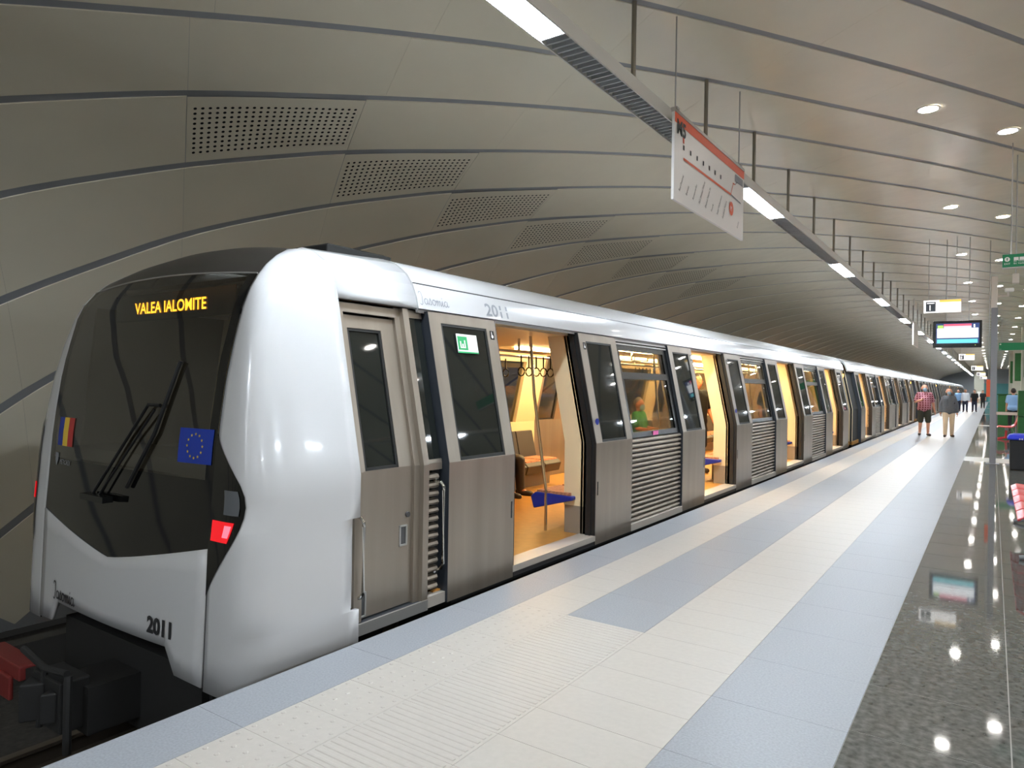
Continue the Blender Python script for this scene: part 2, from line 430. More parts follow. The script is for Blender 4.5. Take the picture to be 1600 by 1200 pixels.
# ------------------------------------------------------------------ luminaire line with its tubes
LX = -2.59
lt = thing('light_line', 'long hanging fluorescent light line with white side and dark louvres', 'light', (LX, 3, 4.05))
MB().box(LX - .115, LX + .115, -38, 132, 4.10, 4.165).box(LX + .10, LX + .115, -38, 132, 4.05, 4.10).box(LX - .115, LX - .105, -38, 132, 4.05, 4.10).build('housing', 'lamp_body', lt)
y = 2.60 - 6.25 * 6; k = 0
while y < 130:
    MB().box(LX - .103, LX + .098, y, y + 1.55, 4.062, 4.075).build('lit_diffuser', 'tube_light', lt)
    lv = MB(); lv.box(LX - .103, LX + .098, y + 1.57, y + 6.23, 4.088, 4.096)
    n = 0 if y < -8 else 60 if y < 8 else (30 if y < 30 else 0)
    for i in range(n):
        yy = y + 1.6 + 4.55 * i / n; lv.box(LX - .1, LX + .096, yy, yy + .012, 4.056, 4.088)
    lv.build('louvre', 'louver', lt)
    y += 6.25
for q in range(-21, 66):
    yy = 5.55 + PITCH * (q - 1); zc = prof(LX)
    tb = MB(); tb.tube([(LX - .01, yy, zc - .001), (LX - .01, yy, 4.21)], .021, 10); tb.tube([(LX - .01, yy, 4.214), (LX - .01, yy, 4.2)], .026, 10)
    o = tb.build('suspension_tube', 'tube_steel', lt, True)
    MB().tube([(LX - .01, yy, 4.21), (LX - .01, yy, 4.16)], .004, 5).build('suspension_wire', 'tube_steel', o)
def mirror_line():
    x = 2 * XM - LX
    t = thing('light_line', 'hanging fluorescent light line above the far platform edge', 'light', (x, 3, 4.05))
    MB().box(x - .115, x + .115, -38, 132, 4.08, 4.165).build('housing', 'lamp_body', t)
    y = 2.60 - 6.25 * 6
    while y < 125: MB().box(x - .1, x + .1, y, y + 1.55, 4.06, 4.078).build('lit_diffuser', 'tube_light', t); y += 6.25
mirror_line()

# ------------------------------------------------------------------ recessed downlights
def downlight(X, Y, lab=None):
    z = prof(X); n = 20
    t = thing('downlight', lab or 'small round recessed downlight farther along the vault', 'downlight', (X, Y, z), 'recessed downlights in diagonal rows')
    r = MB(); r.grid([[(X + rr * math.cos(a), Y + rr * math.sin(a), z + dz) for a in [2 * PI * k / n for k in range(n)]] for rr, dz in ((.135, -.001), (.135, -.008), (.11, -.010), (.108, -.004))], close=True)
    r.build('trim_ring', 'white', t, True)
    MB().add([(X + .108 * math.cos(a), Y + .108 * math.sin(a), z - .006) for a in [2 * PI * k / n for k in range(n)]], [tuple(range(n))[::-1]]).build('lamp_disc', 'down_light', t)
names = {(0, 0): 'largest recessed downlight at the top right, left one of the nearest pair', (0, 1): 'recessed downlight at the top right corner, right one of the nearest pair',
         (1, 0): 'left recessed downlight of the second pair along the vault', (1, 1): 'right recessed downlight of the second pair along the vault', (2, 0): 'left recessed downlight of the third pair along the vault', (3, 0): 'left recessed downlight of the fourth pair along the vault'}
for j in range(-9, 22):
    for c in range(7 if j < 10 else 5):
        X = -.70 + .8225 * c; Y = 9.98 + 5.55 * j + 1.455 * c
        if -38 < Y < 128: downlight(X, Y, names.get((j, c)))

# ------------------------------------------------------------------ the train
XC = -4.84; HW = 1.48                           # centre line and half width
def side(Z): return -3.36 if Z <= 1.0 else -3.36 - .21 * (Z - 1.0)
def mx(X): return 2 * XC - X
def slab_side(mb, y0, y1, z0, z1, off, th, mi=0, far=False):
    """wall piece that follows the leaning side: outer face at side(Z)+off, th thick"""
    zs = [z0] + ([1.0] if z0 < 1.0 < z1 else []) + [z1]
    f = mx if far else (lambda x: x)
    poly = [(f(side(z) + off), z) for z in zs] + [(f(side(z) + off - th), z) for z in reversed(zs)]
    return mb.prism(poly, 'y', y0, y1, mi)
ROOF = [(-3.605, 2.165), (-3.625, 2.25), (-3.67, 2.36), (-3.73, 2.44), (-3.85, 2.525), (-4.05, 2.585), (-4.4, 2.64), (-4.84, 2.66)]
FL = .04                                        # cabin floor height
OPEN = .75; LEAF = .87
def script_strokes(place, w):
    """the handwritten name 'Iasomia' as pen strokes, unit x-height = 1"""
    S = []
    def arc(cx, cy, rx, ry, a0, a1, n=10): return [(cx + rx * math.cos(math.radians(a0 + (a1 - a0) * i / n)), cy + ry * math.sin(math.radians(a0 + (a1 - a0) * i / n))) for i in range(n + 1)]
    S.append(arc(.35, 1.75, .35, .35, 180, -20) + [(.72, 1.2), (.62, .4)] + arc(.32, .15, .3, .3, 0, -150))
    def a(x): S.append(arc(x + .42, .5, .4, .48, 60, 360) + [(x + .84, .9), (x + .84, .2), (x + 1.05, .02), (x + 1.25, .25)])
    def i(x): S.append([(x, .3), (x + .2, .95), (x + .2, .2), (x + .4, .02), (x + .6, .3)]); S.append([(x + .22, 1.35), (x + .27, 1.5)])
    a(1.1)
    S.append([(2.35, .25), (2.65, 1.15), (2.7, .9), (2.95, .45), (2.85, .08), (2.5, .05)])
    S.append(arc(3.55, .5, .4, .48, 120, 480, 14) + [(4.15, .8)])
    S.append([(4.2, .6), (4.35, .95), (4.35, .02), (4.4, .6), (4.65, .95), (4.8, .75), (4.8, .02), (4.85, .6), (5.1, .95), (5.25, .75), (5.25, .2), (5.4, .02), (5.6, .3)])
    i(5.6); a(6.25)
    mb = MB()
    for st in S:
        for (x0, y0), (x1, y1) in zip(st, st[1:]):
            dx, dy = x1 - x0, y1 - y0; L = math.hypot(dx, dy) or 1; nx, ny = -dy / L * w, dx / L * w; ex, ey = dx / L * w * .6, dy / L * w * .6
            mb.add([place(x0 - ex + nx, y0 - ey + ny), place(x0 - ex - nx, y0 - ey - ny), place(x1 + ex - nx, y1 + ey - ny), place(x1 + ex + nx, y1 + ey + ny)], [(0, 1, 2, 3)])
    return mb
def seat(parent, x0, x1, y0, y1, back, z=.44, blue=True):
    """seat shell with cushion; back = +1/-1 for a back rest at the far / near y end, 0 none"""
    m = 'seat_blue' if blue else 'seat_dark'
    s = MB(); s.prism([(y0, z - .10), (y1, z - .06), (y1, z), (y0, z - .01)], 'x', x0, x1)
    o = s.build('seat', m, parent, bevel=.015)
    MB().box(x0 + .03, x1 - .03, y0 + .02, y1 - .02, z - .005, z + .03).build('cushion', 'seat_fabric' if blue else 'seat_dark', o, bevel=.012)
    if back:
        yb = y1 if back > 0 else y0
        s = MB(); s.prism([(yb, z - .02), (yb + back * .05, z - .02), (yb + back * .13, z + .52), (yb + back * .08, z + .52)], 'x', x0, x1)
        s.build('backrest', m, o, bevel=.02)
    MB().box(x0 + .1, x1 - .1, (y0 + y1) / 2 - .08, (y0 + y1) / 2 + .08, FL, z - .08).build('seat_base', 'lining_grey', o)
    return o
def bench(parent, xw, sgn, y0, y1, n, m='seat_blue'):
    """longitudinal row of seats with the backs to the side wall at xw, sgn = direction into the car"""
    w = (y1 - y0) / n; z = .44; me = None
    for k in range(n):
        a, b_ = y0 + k * w + .01, y0 + (k + 1) * w - .01
        s = MB(); s.prism([(xw, z - .05), (xw + sgn * .48, z - .18), (xw + sgn * .52, z - .05), (xw + sgn * .46, z), (xw, z - .01)], 'y', a, b_)
        o = s.build('seat', m, parent, bevel=.012)
        MB().prism([(xw + sgn * .05, z - .02), (xw + sgn * .46, z - .01), (xw + sgn * .45, z + .02), (xw + sgn * .05, z + .02)], 'y', a + .03, b_ - .03).build('cushion', 'seat_fabric', o)
        if k or sgn > 0: MB().prism([(xw, z - .02), (xw + sgn * .06, z - .02), (xw - sgn * .04, z + .42), (xw - sgn * .09, z + .42)], 'y', a, b_).build('backrest', m, o, bevel=.01)
    MB().box(min(xw, xw + sgn * .3), max(xw, xw + sgn * .3), y0 + .5, y1, FL, z - .1).build('seat_plinth', 'lining_grey', parent)
def door_pair(car, yc, near=True, detail=True):
    """two outside sliding leaves standing open either side of the doorway"""
    for s in (-1, 1):
        y0, y1 = (yc - OPEN - LEAF, yc - OPEN) if s < 0 else (yc + OPEN, yc + OPEN + LEAF)
        if near: far = False
        else:
            far = True; y0, y1 = (yc - .82, yc) if s < 0 else (yc, yc + .82)      # far doors stay shut
        w0, w1 = y0 + .135, y1 - .135; B = MB()
        th = .065
        slab_side(B, y0, y1, -.05, 1.005, 0, th, 0, far); slab_side(B, y0, w0, 1.005, 2.15, 0, th, 0, far)
        slab_side(B, w1, y1, 1.005, 2.15, 0, th, 0, far); slab_side(B, w0, w1, 2.07, 2.15, 0, th, 0, far)
        leaf = B.build('door_leaf', 'steel', car)
        P = MB(); slab_side(P, w0 + .018, w1 - .018, 1.03, 2.05, -.012, .02, 0, far)
        P.build('door_window', 'pane_dark' if near else 'pane', leaf)
        G = MB(); slab_side(G, w0, w0 + .02, 1.005, 2.07, -.004, .03, 0, far); slab_side(G, w1 - .02, w1, 1.005, 2.07, -.004, .03, 0, far)
        slab_side(G, w0, w1, 1.005, 1.03, -.004, .03, 0, far); slab_side(G, w0, w1, 2.05, 2.07, -.004, .03, 0, far)
        G.build('window_gasket', 'rubber', leaf)
        if near:
            E_ = MB(); e0, e1 = (y1, y1 + .012) if s < 0 else (y0 - .012, y0); slab_side(E_, e0, e1, -.05, 2.15, -.002, .075); E_.build('rubber_edge', 'rubber', leaf)
            K = MB(); k0, k1 = (y0 - .004, y0) if s < 0 else (y1, y1 + .004); slab_side(K, k0, k1, -.05, 2.15, -.001, .10); K.build('leaf_end', 'leaf_edge', leaf)
            if s > 0:
                K = MB(); slab_side(K, y0 - .03, y0 - .012, -.05, 2.15, -.045, .06); K.build('door_seal', 'rubber', leaf)
            if detail:
                sl = MB(); yy = y1 - .045 if s < 0 else y0 + .03
                slab_side(sl, yy, yy + .018, .46, .60, .002, .01); sl.build('finger_slot', 'frame_black', leaf)
def window_bay(car, y0, y1, detail):
    """window and corrugated steel below, between two doorways"""
    F_ = MB(); w0, w1 = y0 + .13, y1 - .13
    slab_side(F_, y0, w0, 1.0, 2.15, -.04, .05); slab_side(F_, w1, y1, 1.0, 2.15, -.04, .05)
    slab_side(F_, w0, w1, 2.02, 2.15, -.04, .05); slab_side(F_, w0, w1, 1.0, 1.06, -.04, .05); slab_side(F_, w0, w1, 1.68, 1.76, -.04, .05)
    fr = F_.build('window_frame', 'frame_black', car)
    P = MB(); slab_side(P, w0, w1, 1.06, 1.68, -.055, .012); P.build('window_pane', 'pane', fr)
    P = MB(); slab_side(P, w0, w1, 1.76, 2.02, -.055, .012); P.build('vent_pane', 'pane', fr)
    T = MB(); slab_side(T, y0, y1, 2.085, 2.10, -.03, .02); slab_side(T, y0, y1, 2.12, 2.135, -.025, .02); T.build('gutter_trim', 'alu', fr)
    bk = MB().box(-3.47, -3.425, y0, y1, -.05, 1.0); bk.build('lower_wall', 'steel_dark', car)
    n = 17; jm = MB(); me = None
    for k in range(n):
        z = .035 + k * .0565
        poly = [(-3.43, z), (-3.392, z + .008), (-3.382, z + .024), (-3.392, z + .042), (-3.43, z + .050)]
        if detail:
            mb = MB(); mb.prism(poly, 'y', y0, y1); mb.build('corrugation', 'steel', car)
        else: jm.prism(poly, 'y', y0, y1)
    if not detail: jm.build('corrugation_panel', 'steel', car)
    MB().box(-3.44, -3.355, y0, y1, -.05, .025).build('sill_rail', 'threshold', car)
def straps(car, x, y0, n, z=1.93):
    for k in range(n):
        y = y0 + k * .16; s = MB(); s.tube([(x, y, z), (x, y + .005, z - .14)], .009, 6)
        s.tube([(x + .045 * math.sin(a), y + .008, z - .185 + .05 * math.cos(a)) for a in [2 * PI * i / 10 for i in range(11)]], .008, 6)
        s.build('strap_handle', 'frame_black', car, True)
def body(car, y0, y1, doors, detail, cab=False):
    # walls on the platform side, broken by the doorways
    ends = [y0] + [v for d in doors for v in (d - OPEN, d + OPEN)] + [y1]
    for a, b_ in zip(ends[::2], ends[1::2]):
        if b_ - a < .05: continue
        inner = a > y0 and b_ < y1
        B = MB()
        if inner:
            l0, l1 = a + LEAF, b_ - LEAF
            slab_side(B, a, l0, -.05, 2.165, -.10, .05); slab_side(B, l1, b_, -.05, 2.165, -.10, .05)
            slab_side(B, l0, l1, -.05, .98, -.12, .04); slab_side(B, l0, l1, 2.1, 2.165, -.09, .05)
        else: slab_side(B, a, b_, -.05, 2.165, -.10, .05)
        B.build('side_wall', 'under_dark', car)
        if inner: window_bay(car, a + LEAF, b_ - LEAF, detail)
        # lining inside
        L = MB()
        if inner:
            slab_side(L, a, l0 - .0, FL, 2.12, -.155, .025); slab_side(L, l1, b_, FL, 2.12, -.155, .025); slab_side(L, l0, l1, FL, .96, -.165, .025)
        else: slab_side(L, a, b_, FL, 2.12, -.155, .025)
        L.build('interior_lining', 'lining', car)
    for d in doors:
        for s in (-1, 1):
            yj = d + s * OPEN; ya, yb = (yj - .05, yj) if s < 0 else (yj, yj + .05)
            J = MB(); slab_side(J, ya, yb, .33, 2.13, -.06, .32); o = J.build('door_jamb', 'lining', car)
            J = MB(); slab_side(J, ya, yb, FL, .33, -.06, .31); J.build('jamb_foot', 'lining_grey', o)
        T = MB().box(-3.55, -3.36, d - OPEN, d + OPEN, -.01, FL + .006); T.build('door_threshold', 'threshold', car)
        MB().box(-3.40, -3.365, d - OPEN, d + OPEN, -.05, -.012).build('threshold_edge', 'steel_dark', car)
        door_pair(car, d, True, detail); door_pair(car, d, False)
    # far side wall with windows
    fe = [y0] + [v for d in doors for v in (d - .82, d + .82)] + [y1]
    for a, b_ in zip(fe[::2], fe[1::2]):
        B = MB(); inner = a > y0 and b_ < y1
        if inner:
            w0, w1 = a + .55, b_ - .55
            slab_side(B, a, b_, -.05, 1.0, 0, .11, 0, True); slab_side(B, a, w0, 1.0, 2.165, 0, .11, 0, True); slab_side(B, w1, b_, 1.0, 2.165, 0, .11, 0, True); slab_side(B, w0, w1, 1.95, 2.165, 0, .11, 0, True)
            P = MB(); slab_side(P, w0, w1, 1.0, 1.95, -.04, .012, 0, True); P.build('far_window', 'pane', car)
        else: slab_side(B, a, b_, -.05, 2.165, 0, .11, 0, True)
        B.build('far_wall', 'lining', car)
    # roof shell, floor, ceiling, end panels, under-frame
    prof_r = ROOF + [(mx(x), z) for x, z in reversed(ROOF[:-1])]
    inn = [(x + (-.03 if x > XC else .03), z - .03) for x, z in reversed(prof_r)]
    R = MB(); ry0 = y0 if not cab else 3.965
    R.grid([[(x, yy, z) for x, z in prof_r] for yy in (ry0, y1)]); R.grid([[(x, yy, z) for x, z in inn] for yy in (ry0, y1)])
    R.add([(x, ry0, z) for x, z in prof_r + inn], [(i, i + 1, 2 * len(prof_r) - 2 - i, 2 * len(prof_r) - 1 - i) for i in range(len(prof_r) - 1)])
    R.add([(x, y1, z) for x, z in prof_r + inn], [(i, i + 1, 2 * len(prof_r) - 2 - i, 2 * len(prof_r) - 1 - i) for i in range(len(prof_r) - 1)])
    R.add([(-3.605, ry0, 2.165), (-3.605, y1, 2.165), (-3.72, y1, 2.165), (-3.72, ry0, 2.165)], [(0, 1, 2, 3)])
    roof = R.build('roof_shell', 'train_white', car, True)
    MB().prism([(-3.668, 2.362), (-3.672, 2.37), (-3.676, 2.366), (-3.672, 2.358)], 'y', ry0, y1).build('roof_joint', 'ink', roof)
    MB().box(mx(-3.43), -3.43, y0, y1, -.06, FL).build('cabin_floor', 'train_floor', car)
    MB().box(mx(-3.72), -3.72, y0, y1, 2.12, 2.15).build('cabin_ceiling', 'lining', car)
    for ye in ((y0 + .02, y1 - .06) if not cab else (3.88, y1 - .06)):
        E_ = MB()
        slab_pts = [(side(z) - .09, z) for z in (-.05, 1.0, 2.16)]
        poly = slab_pts + [(mx(x), z) for x, z in reversed(slab_pts)]
        E_.prism(poly, 'y', ye, ye + .04); E_.build('end_bulkhead', 'lining', car)
    MB().box(mx(-3.5), -3.5, y0 + .3, y1 - .1, -.75, -.06).build('underframe', 'under_dark', car)
    # ceiling lights, rails, poles
    yy = y0 + (1.2 if not cab else 4.05)
    while yy < y1 - 1:
        e = min(yy + 1.9, y1 - .4)
        for xl in (-4.25, mx(-4.25)): MB().box(xl - .07, xl + .07, yy, e, 2.085, 2.12).build('cabin_lamp', 'cabin_light', car)
        yy += 2.3
    for xr_ in (-4.45, mx(-4.45)):
        r_ = MB(); r_.tube([(xr_, (3.98 if cab else y0 + .2), 1.97), (xr_, y1 - .2, 1.97)], .016, 8)
        for d in doors: r_.tube([(xr_, d - .9, 1.97), (xr_, d - .9, 2.12)], .014, 6); r_.tube([(xr_, d + .9, 1.97), (xr_, d + .9, 2.12)], .014, 6)
        o = r_.build('grab_rail', 'chrome', car, True)
        if detail:
            for d in doors: straps(o, xr_, d + .95, 6)
    for i, d in enumerate(doors):
        for s in ((1,) if not detail else (1, -1)):
            yp = d + s * (OPEN + (-.12 if s > 0 else .12)); p = MB()
            p.tube([(-4.12, yp, 2.12), (-4.07, yp, 1.62), (-4.06, yp, 1.5), (-3.92, yp + s * .05, .46), (-3.92, yp + s * .05, FL)], .017, 8)
            if s > 0 or i: p.build('grab_pole', 'chrome', car, True)
    for i, d in enumerate(doors):
        y = d + OPEN + .05
        last = d == doors[-1]
        bench(car, -3.60, -1, y - .13, y + (.75 if last else 3.1), 2 if last else 6)
        if detail: bench(car, mx(-3.60), 1, y + .1, y + (.75 if last else 3.0), 2 if last else 6, 'seat_dark')
    MB().box(-3.62, -3.60, y1 - .06, y1 - .02, 1.96, 2.05).build('marker_lamp', 'marker_amber', car)

DOORS1 = [5.685, 10.50, 15.34, 20.16]; END1 = 22.35
car1 = thing('metro_car', 'white metro car with black windscreen and cab at the head of the train', 'train car', (XC, 12, -1.03), 'cars of the metro train')
body(car1, 3.98, END1, DOORS1, True, cab=True)

# ---- cab nose
SEAM = [(-.20, 1.07, 2.34), (.6, 1.07, 2.365), (1.23, 1.07, 2.41), (1.7, 1.07, 2.475), (2.08, 1.07, 2.575), (2.165, 1.065, 2.615), (2.26, 1.05, 2.68), (2.34, 1.02, 2.76), (2.42, .96, 2.88), (2.49, .87, 3.03), (2.53, .76, 3.17)]
BODYP = [(-.20, 1.48), (1.0, 1.48), (2.165, 1.235), (2.26, 1.21), (2.34, 1.17), (2.42, 1.10), (2.49, .99), (2.53, .86)]
def interp(tab, z, k):
    if z <= tab[0][0]: return tab[0][k]
    for a, b_ in zip(tab, tab[1:]):
        if z <= b_[0]: return a[k] + (b_[k] - a[k]) * (z - a[0]) / (b_[0] - a[0])
    return tab[-1][k]
def shell_pt(z, t, sgn=1, yb=3.17, out=0.):
    xs_, ys = interp(SEAM, z, 1), interp(SEAM, z, 2); xb = interp(BODYP, z, 1)
    yq = 3.17 if z < 2.166 else 3.17
    N = 4.5 if z < 1.9 else 4.5 - 2.3 * min(1, (z - 1.9) / .35)      # squarish corner in plan, rounder at the top
    q_ = (abs(math.cos(t)) ** N + abs(math.sin(t)) ** N) ** (1 / N); fx, fy = math.sin(t) / q_, 1 - max(0, math.cos(t)) / q_
    x = xs_ + (xb - xs_) * fx; y = ys + (yq - ys) * fy; zz = z
    nx, ny = (yq - ys) * fx ** (N - 1) + .02, -(xb - xs_) * (1 - fy) ** (N - 1) - .02
    L = math.hypot(nx, ny) or 1; x += nx / L * out; y += ny / L * out
    return (XC + sgn * x, y, zz)
ZR = [-.22, 0, .128, .13, .3, .6, .72, .722, .9, 1.0, 1.15, 1.35, 1.6, 1.85, 2.05, 2.165, 2.21, 2.26, 2.34, 2.42, 2.49, 2.53]
TT = [PI / 2 * i / 14 for i in range(15)]
for sgn in (1, -1):
    mb = MB(); rows = []
    for z in ZR:
        tt = TT
        if .129 <= z <= .721 and sgn > 0: tt = [PI / 2 * .945 * i / 14 for i in range(15)]
        rows.append([shell_pt(z, t, sgn) for t in tt])
    mb.grid(rows)
    top = [r for r, z in zip(rows, ZR) if z >= 2.165]
    # the shell runs on above the cab door to the first body joint
    mb.grid([[r[-1], (r[-1][0] - sgn * .002, 3.6, r[-1][2] + .02 * max(0, (r[-1][2] - 2.3) / .23)), (XC + sgn * (abs(r[-1][0] - XC)), 3.955, r[-1][2] + .04 * max(0, (r[-1][2] - 2.3) / .23))] for r in top])
    # roof edge strip inwards of the shell
    o = mb.build('cab_side_shell', 'train_white', car1, True)
    so = o.modifiers.new('solid', 'SOLIDIFY'); so.thickness = .03; so.offset = -1
    mb = MB(); mb.tube([Vector(shell_pt(z, 0, sgn)) + Vector((sgn * .002, .004, 0)) for z in ZR[:16]], .006, 6); mb.build('shell_joint', 'ink', car1, True)
    # dark lamp glass in the corner
    def tmax(z): return .62 * max(0, math.cos(PI / 2 * min(1, abs(z - .87) / (.42 if z > .87 else .54)))) ** 1.25
    zz = [.33 + (1.29 - .33) * i / 16 for i in range(17)]
    lo = 0 if sgn > 0 else .42
    mb = MB(); mb.grid([[shell_pt(z, lo + tmax(z) * u / 6, sgn, out=.006) for u in range(7)] for z in zz])
    lg = mb.build('lamp_housing', 'black_gloss', car1, True)
    mb = MB(); mb.grid([[shell_pt(z, lo + tmax(z) * (.12 + .72 * u / 4), sgn, out=.009) for u in range(5)] for z in (.66, .70, .74, .78)]); mb.build('tail_lamp', 'tail_red', lg, True)
    mb = MB(); mb.grid([[shell_pt(z, lo + tmax(z) * (.6 + .2 * u / 3), sgn, out=.011) for u in range(4)] for z in (.69, .72, .76)]); mb.build('lamp_filament', 'tail_hot', lg, True)
    mb = MB(); mb.grid([[shell_pt(z, lo + tmax(z) * (.5 + .4 * u / 4), sgn, out=.009) for u in range(5)] for z in (.82, .87, .92, .96)]); mb.build('head_lamp', 'lens_clear', lg, True)
def front_pt(u, z, out=0.):
    """u -1..1 across the face between the joints, z the height at the joint"""
    xs_, ys = interp(SEAM, z, 1), interp(SEAM, z, 2); c = 1 - u * u
    return (XC + u * (xs_ - .004), ys - .05 * c - out, z + .055 * max(0, min(1, (z - 1.8) / .6)) * c)
def zglass(u): return .405 + .20 * abs(u) ** 1.15
def zcut(u):
    a = abs(u) * 1.07
    return -.03 if a <= .72 else (-.03 - .15 * (a - .72) / .10 if a < .82 else -.18 - .02 * (a - .82) / .25)
US = sorted(set([i / 12 - 1 for i in range(25)] + [.72 / 1.07, -.72 / 1.07, .82 / 1.07, -.82 / 1.07]))
mb = MB(); mb.grid([[front_pt(u, zcut(u) + (zglass(u) - zcut(u)) * k / 6) for u in US] for k in range(7)])
ap = mb.build('front_apron', 'train_white', car1, True); so = ap.modifiers.new('solid', 'SOLIDIFY'); so.thickness = .02; so.offset = 0
ZG = 2.27
mb = MB(); mb.grid([[front_pt(u, zglass(u) + (1.0 - zglass(u)) * k / 5, .001) for u in US] for k in range(6)]); mb.build('lower_black_panel', 'black_gloss', car1, True)
mb = MB(); mb.grid([[front_pt(u, 1.0 + (ZG - 1.0) * k / 12, .001) for u in [i / 12 * .93 for i in range(-12, 13)]] for k in range(13)])
ws = mb.build('windscreen', 'windscreen', car1, True)
for s in (-1, 1):
    mb = MB(); mb.grid([[front_pt(s * (.93 + .07 * j), 1.0 + (ZG - 1.0) * k / 12, .002) for j in (0, .5, 1)] for k in range(13)])
    mb.build('windscreen_border', 'black_gloss', car1, True)
mb = MB(); zs_ = [ZG, 2.34, 2.42, 2.49, 2.53]
mb.grid([[front_pt(u, z) for u in US] for z in zs_] + [[(front_pt(u, 2.53)[0], yy, front_pt(u, 2.53)[2] + .012) for u in US] for yy in (3.5, 3.97)])
mb.build('cab_roof', 'roof_dark', car1, True)
MB().tube([front_pt(u, ZG, .004) for u in US], .006, 6).build('screen_top_joint', 'alu', car1, True)
MB().box(-4.75, -4.25, 3.62, 4.32, 2.57, 2.665).prism([(-4.75, 2.66), (-4.25, 2.66), (-4.3, 2.68), (-4.7, 2.68)], 'y', 3.66, 4.28).build('roof_unit', 'under_dark', car1, bevel=.02)
# lettering and stickers on the face
def fp(u0x, z0, k=1.0): return lambda a, b_: front_pt((u0x + a - XC) / 1.066, z0 + b_, .004)
letter('fleet_number', '2011', .135, lambda a, b_: front_pt((-4.31 + a - XC) / 1.066, .03 + b_, .015), 'ink', ap, width=.25, bold=.006)
script_strokes(lambda x, y: front_pt((-5.63 + x * .05 - XC) / 1.066, -.004 + y * .055 , .015), .10).build('car_name', 'ink', ap)
def sticker(x0, x1, z0, z1, m, name, out=.006, par=None):
    mb = MB(); mb.grid([[front_pt((x0 + (x1 - x0) * i / 4 - XC) / 1.066, z, out) for i in range(5)] for z in (z0, (z0 + z1) / 2, z1)])
    return mb.build(name, m, par or ws)
eu = sticker(-4.12, -3.80, 1.09, 1.30, 'eu_blue', 'flag_sticker')
st = MB()
for k in range(12):
    a = 2 * PI * k / 12; cx, cz = -3.96 + .072 * math.cos(a), 1.195 + .072 * math.sin(a)
    st.add([front_pt((cx + r * math.sin(2 * PI * i / 10) - XC) / 1.066, cz + r * math.cos(2 * PI * i / 10), .009) for i in range(10) for r in [(.011 if i % 2 == 0 else .0045)]], [tuple(range(10))])
st.build('gold_stars', 'yellow', eu)
rf = sticker(-5.775, -5.685, 1.09, 1.30, 'eu_blue', 'tricolour_sticker'); sticker(-5.685, -5.595, 1.09, 1.30, 'yellow', 'yellow_stripe', par=rf); sticker(-5.595, -5.50, 1.09, 1.30, 'red', 'red_stripe', par=rf)
letter('operator_name', 'METROREX', .05, lambda a, b_: front_pt((-5.70 + a - XC) / 1.066, .955 + b_, .006), 'ink_faded', ws, width=.19)
MB().add([front_pt((-5.765 + a - XC) / 1.066, .985 + c, .006) for a, c in ((-.03, .05), (.03, .05), (.03, 0), (0, -.05), (-.03, 0))], [(0, 1, 2, 3, 4)]).build('operator_shield', 'ink_faded', ws)
# destination display behind the glass
dsp = MB().box(-5.60, -4.05, 2.71, 2.75, 2.03, 2.22).build('destination_display', 'frame_black', car1)
letter('destination_text', 'VALEA IALOMITE', .115, lambda a, b_: (-5.315 + a, 2.705, 2.078 + b_), 'led_orange', dsp, width=.93, bold=.002)
# wiper
wp = MB(); wf = lambda x, z, o=.03: front_pt((x - XC) / 1.066, z, o)
wp.tube([wf(-5.06, .79), wf(-4.46, 1.43)], .010, 6); wp.tube([wf(-4.98, .78), wf(-4.38, 1.40)], .008, 6); wp.tube([wf(-4.46, 1.43), wf(-4.33, 1.43)], .012, 6)
wo = wp.build('wiper', 'rubber', car1, True)
MB().tube([wf(-4.20, 1.71, .02), wf(-4.36, 1.25, .02), wf(-4.62, .89, .02)], .014, 6).build('wiper_blade', 'rubber', wo, True)
MB().box(-5.09, -4.78, 2.24, 2.31, .775, .815).build('wiper_base', 'frame_black', wo)
# cab inside: desk, bulkhead door
MB().box(mx(-3.62), -3.62, 2.62, 3.1, .95, 1.05).build('driver_desk', 'lining_grey', car1)
MB().box(-5.2, -4.45, 3.84, 3.88, .05, 1.98).box(-5.1, -4.55, 3.825, 3.84, 1.15, 1.8, 1).build('bulkhead_door', ['lining', 'frame_black'], car1)
MB().box(-4.02, -3.95, 3.75, 3.8, 1.0, 2.0).build('cab_post', 'lining', car1)
MB().box(mx(-3.55), -3.55, 2.62, 3.98, -.06, FL).build('cab_floor', 'under_dark', car1)
B = MB(); slab_side(B, 2.75, 3.9, -.05, 2.16, -.06, .03, 0, True); B.build('cab_far_wall', 'lining_grey', car1)
MB().box(mx(-3.85), -3.85, 2.9, 3.9, 2.28, 2.31).build('cab_ceiling', 'lining_grey', car1)
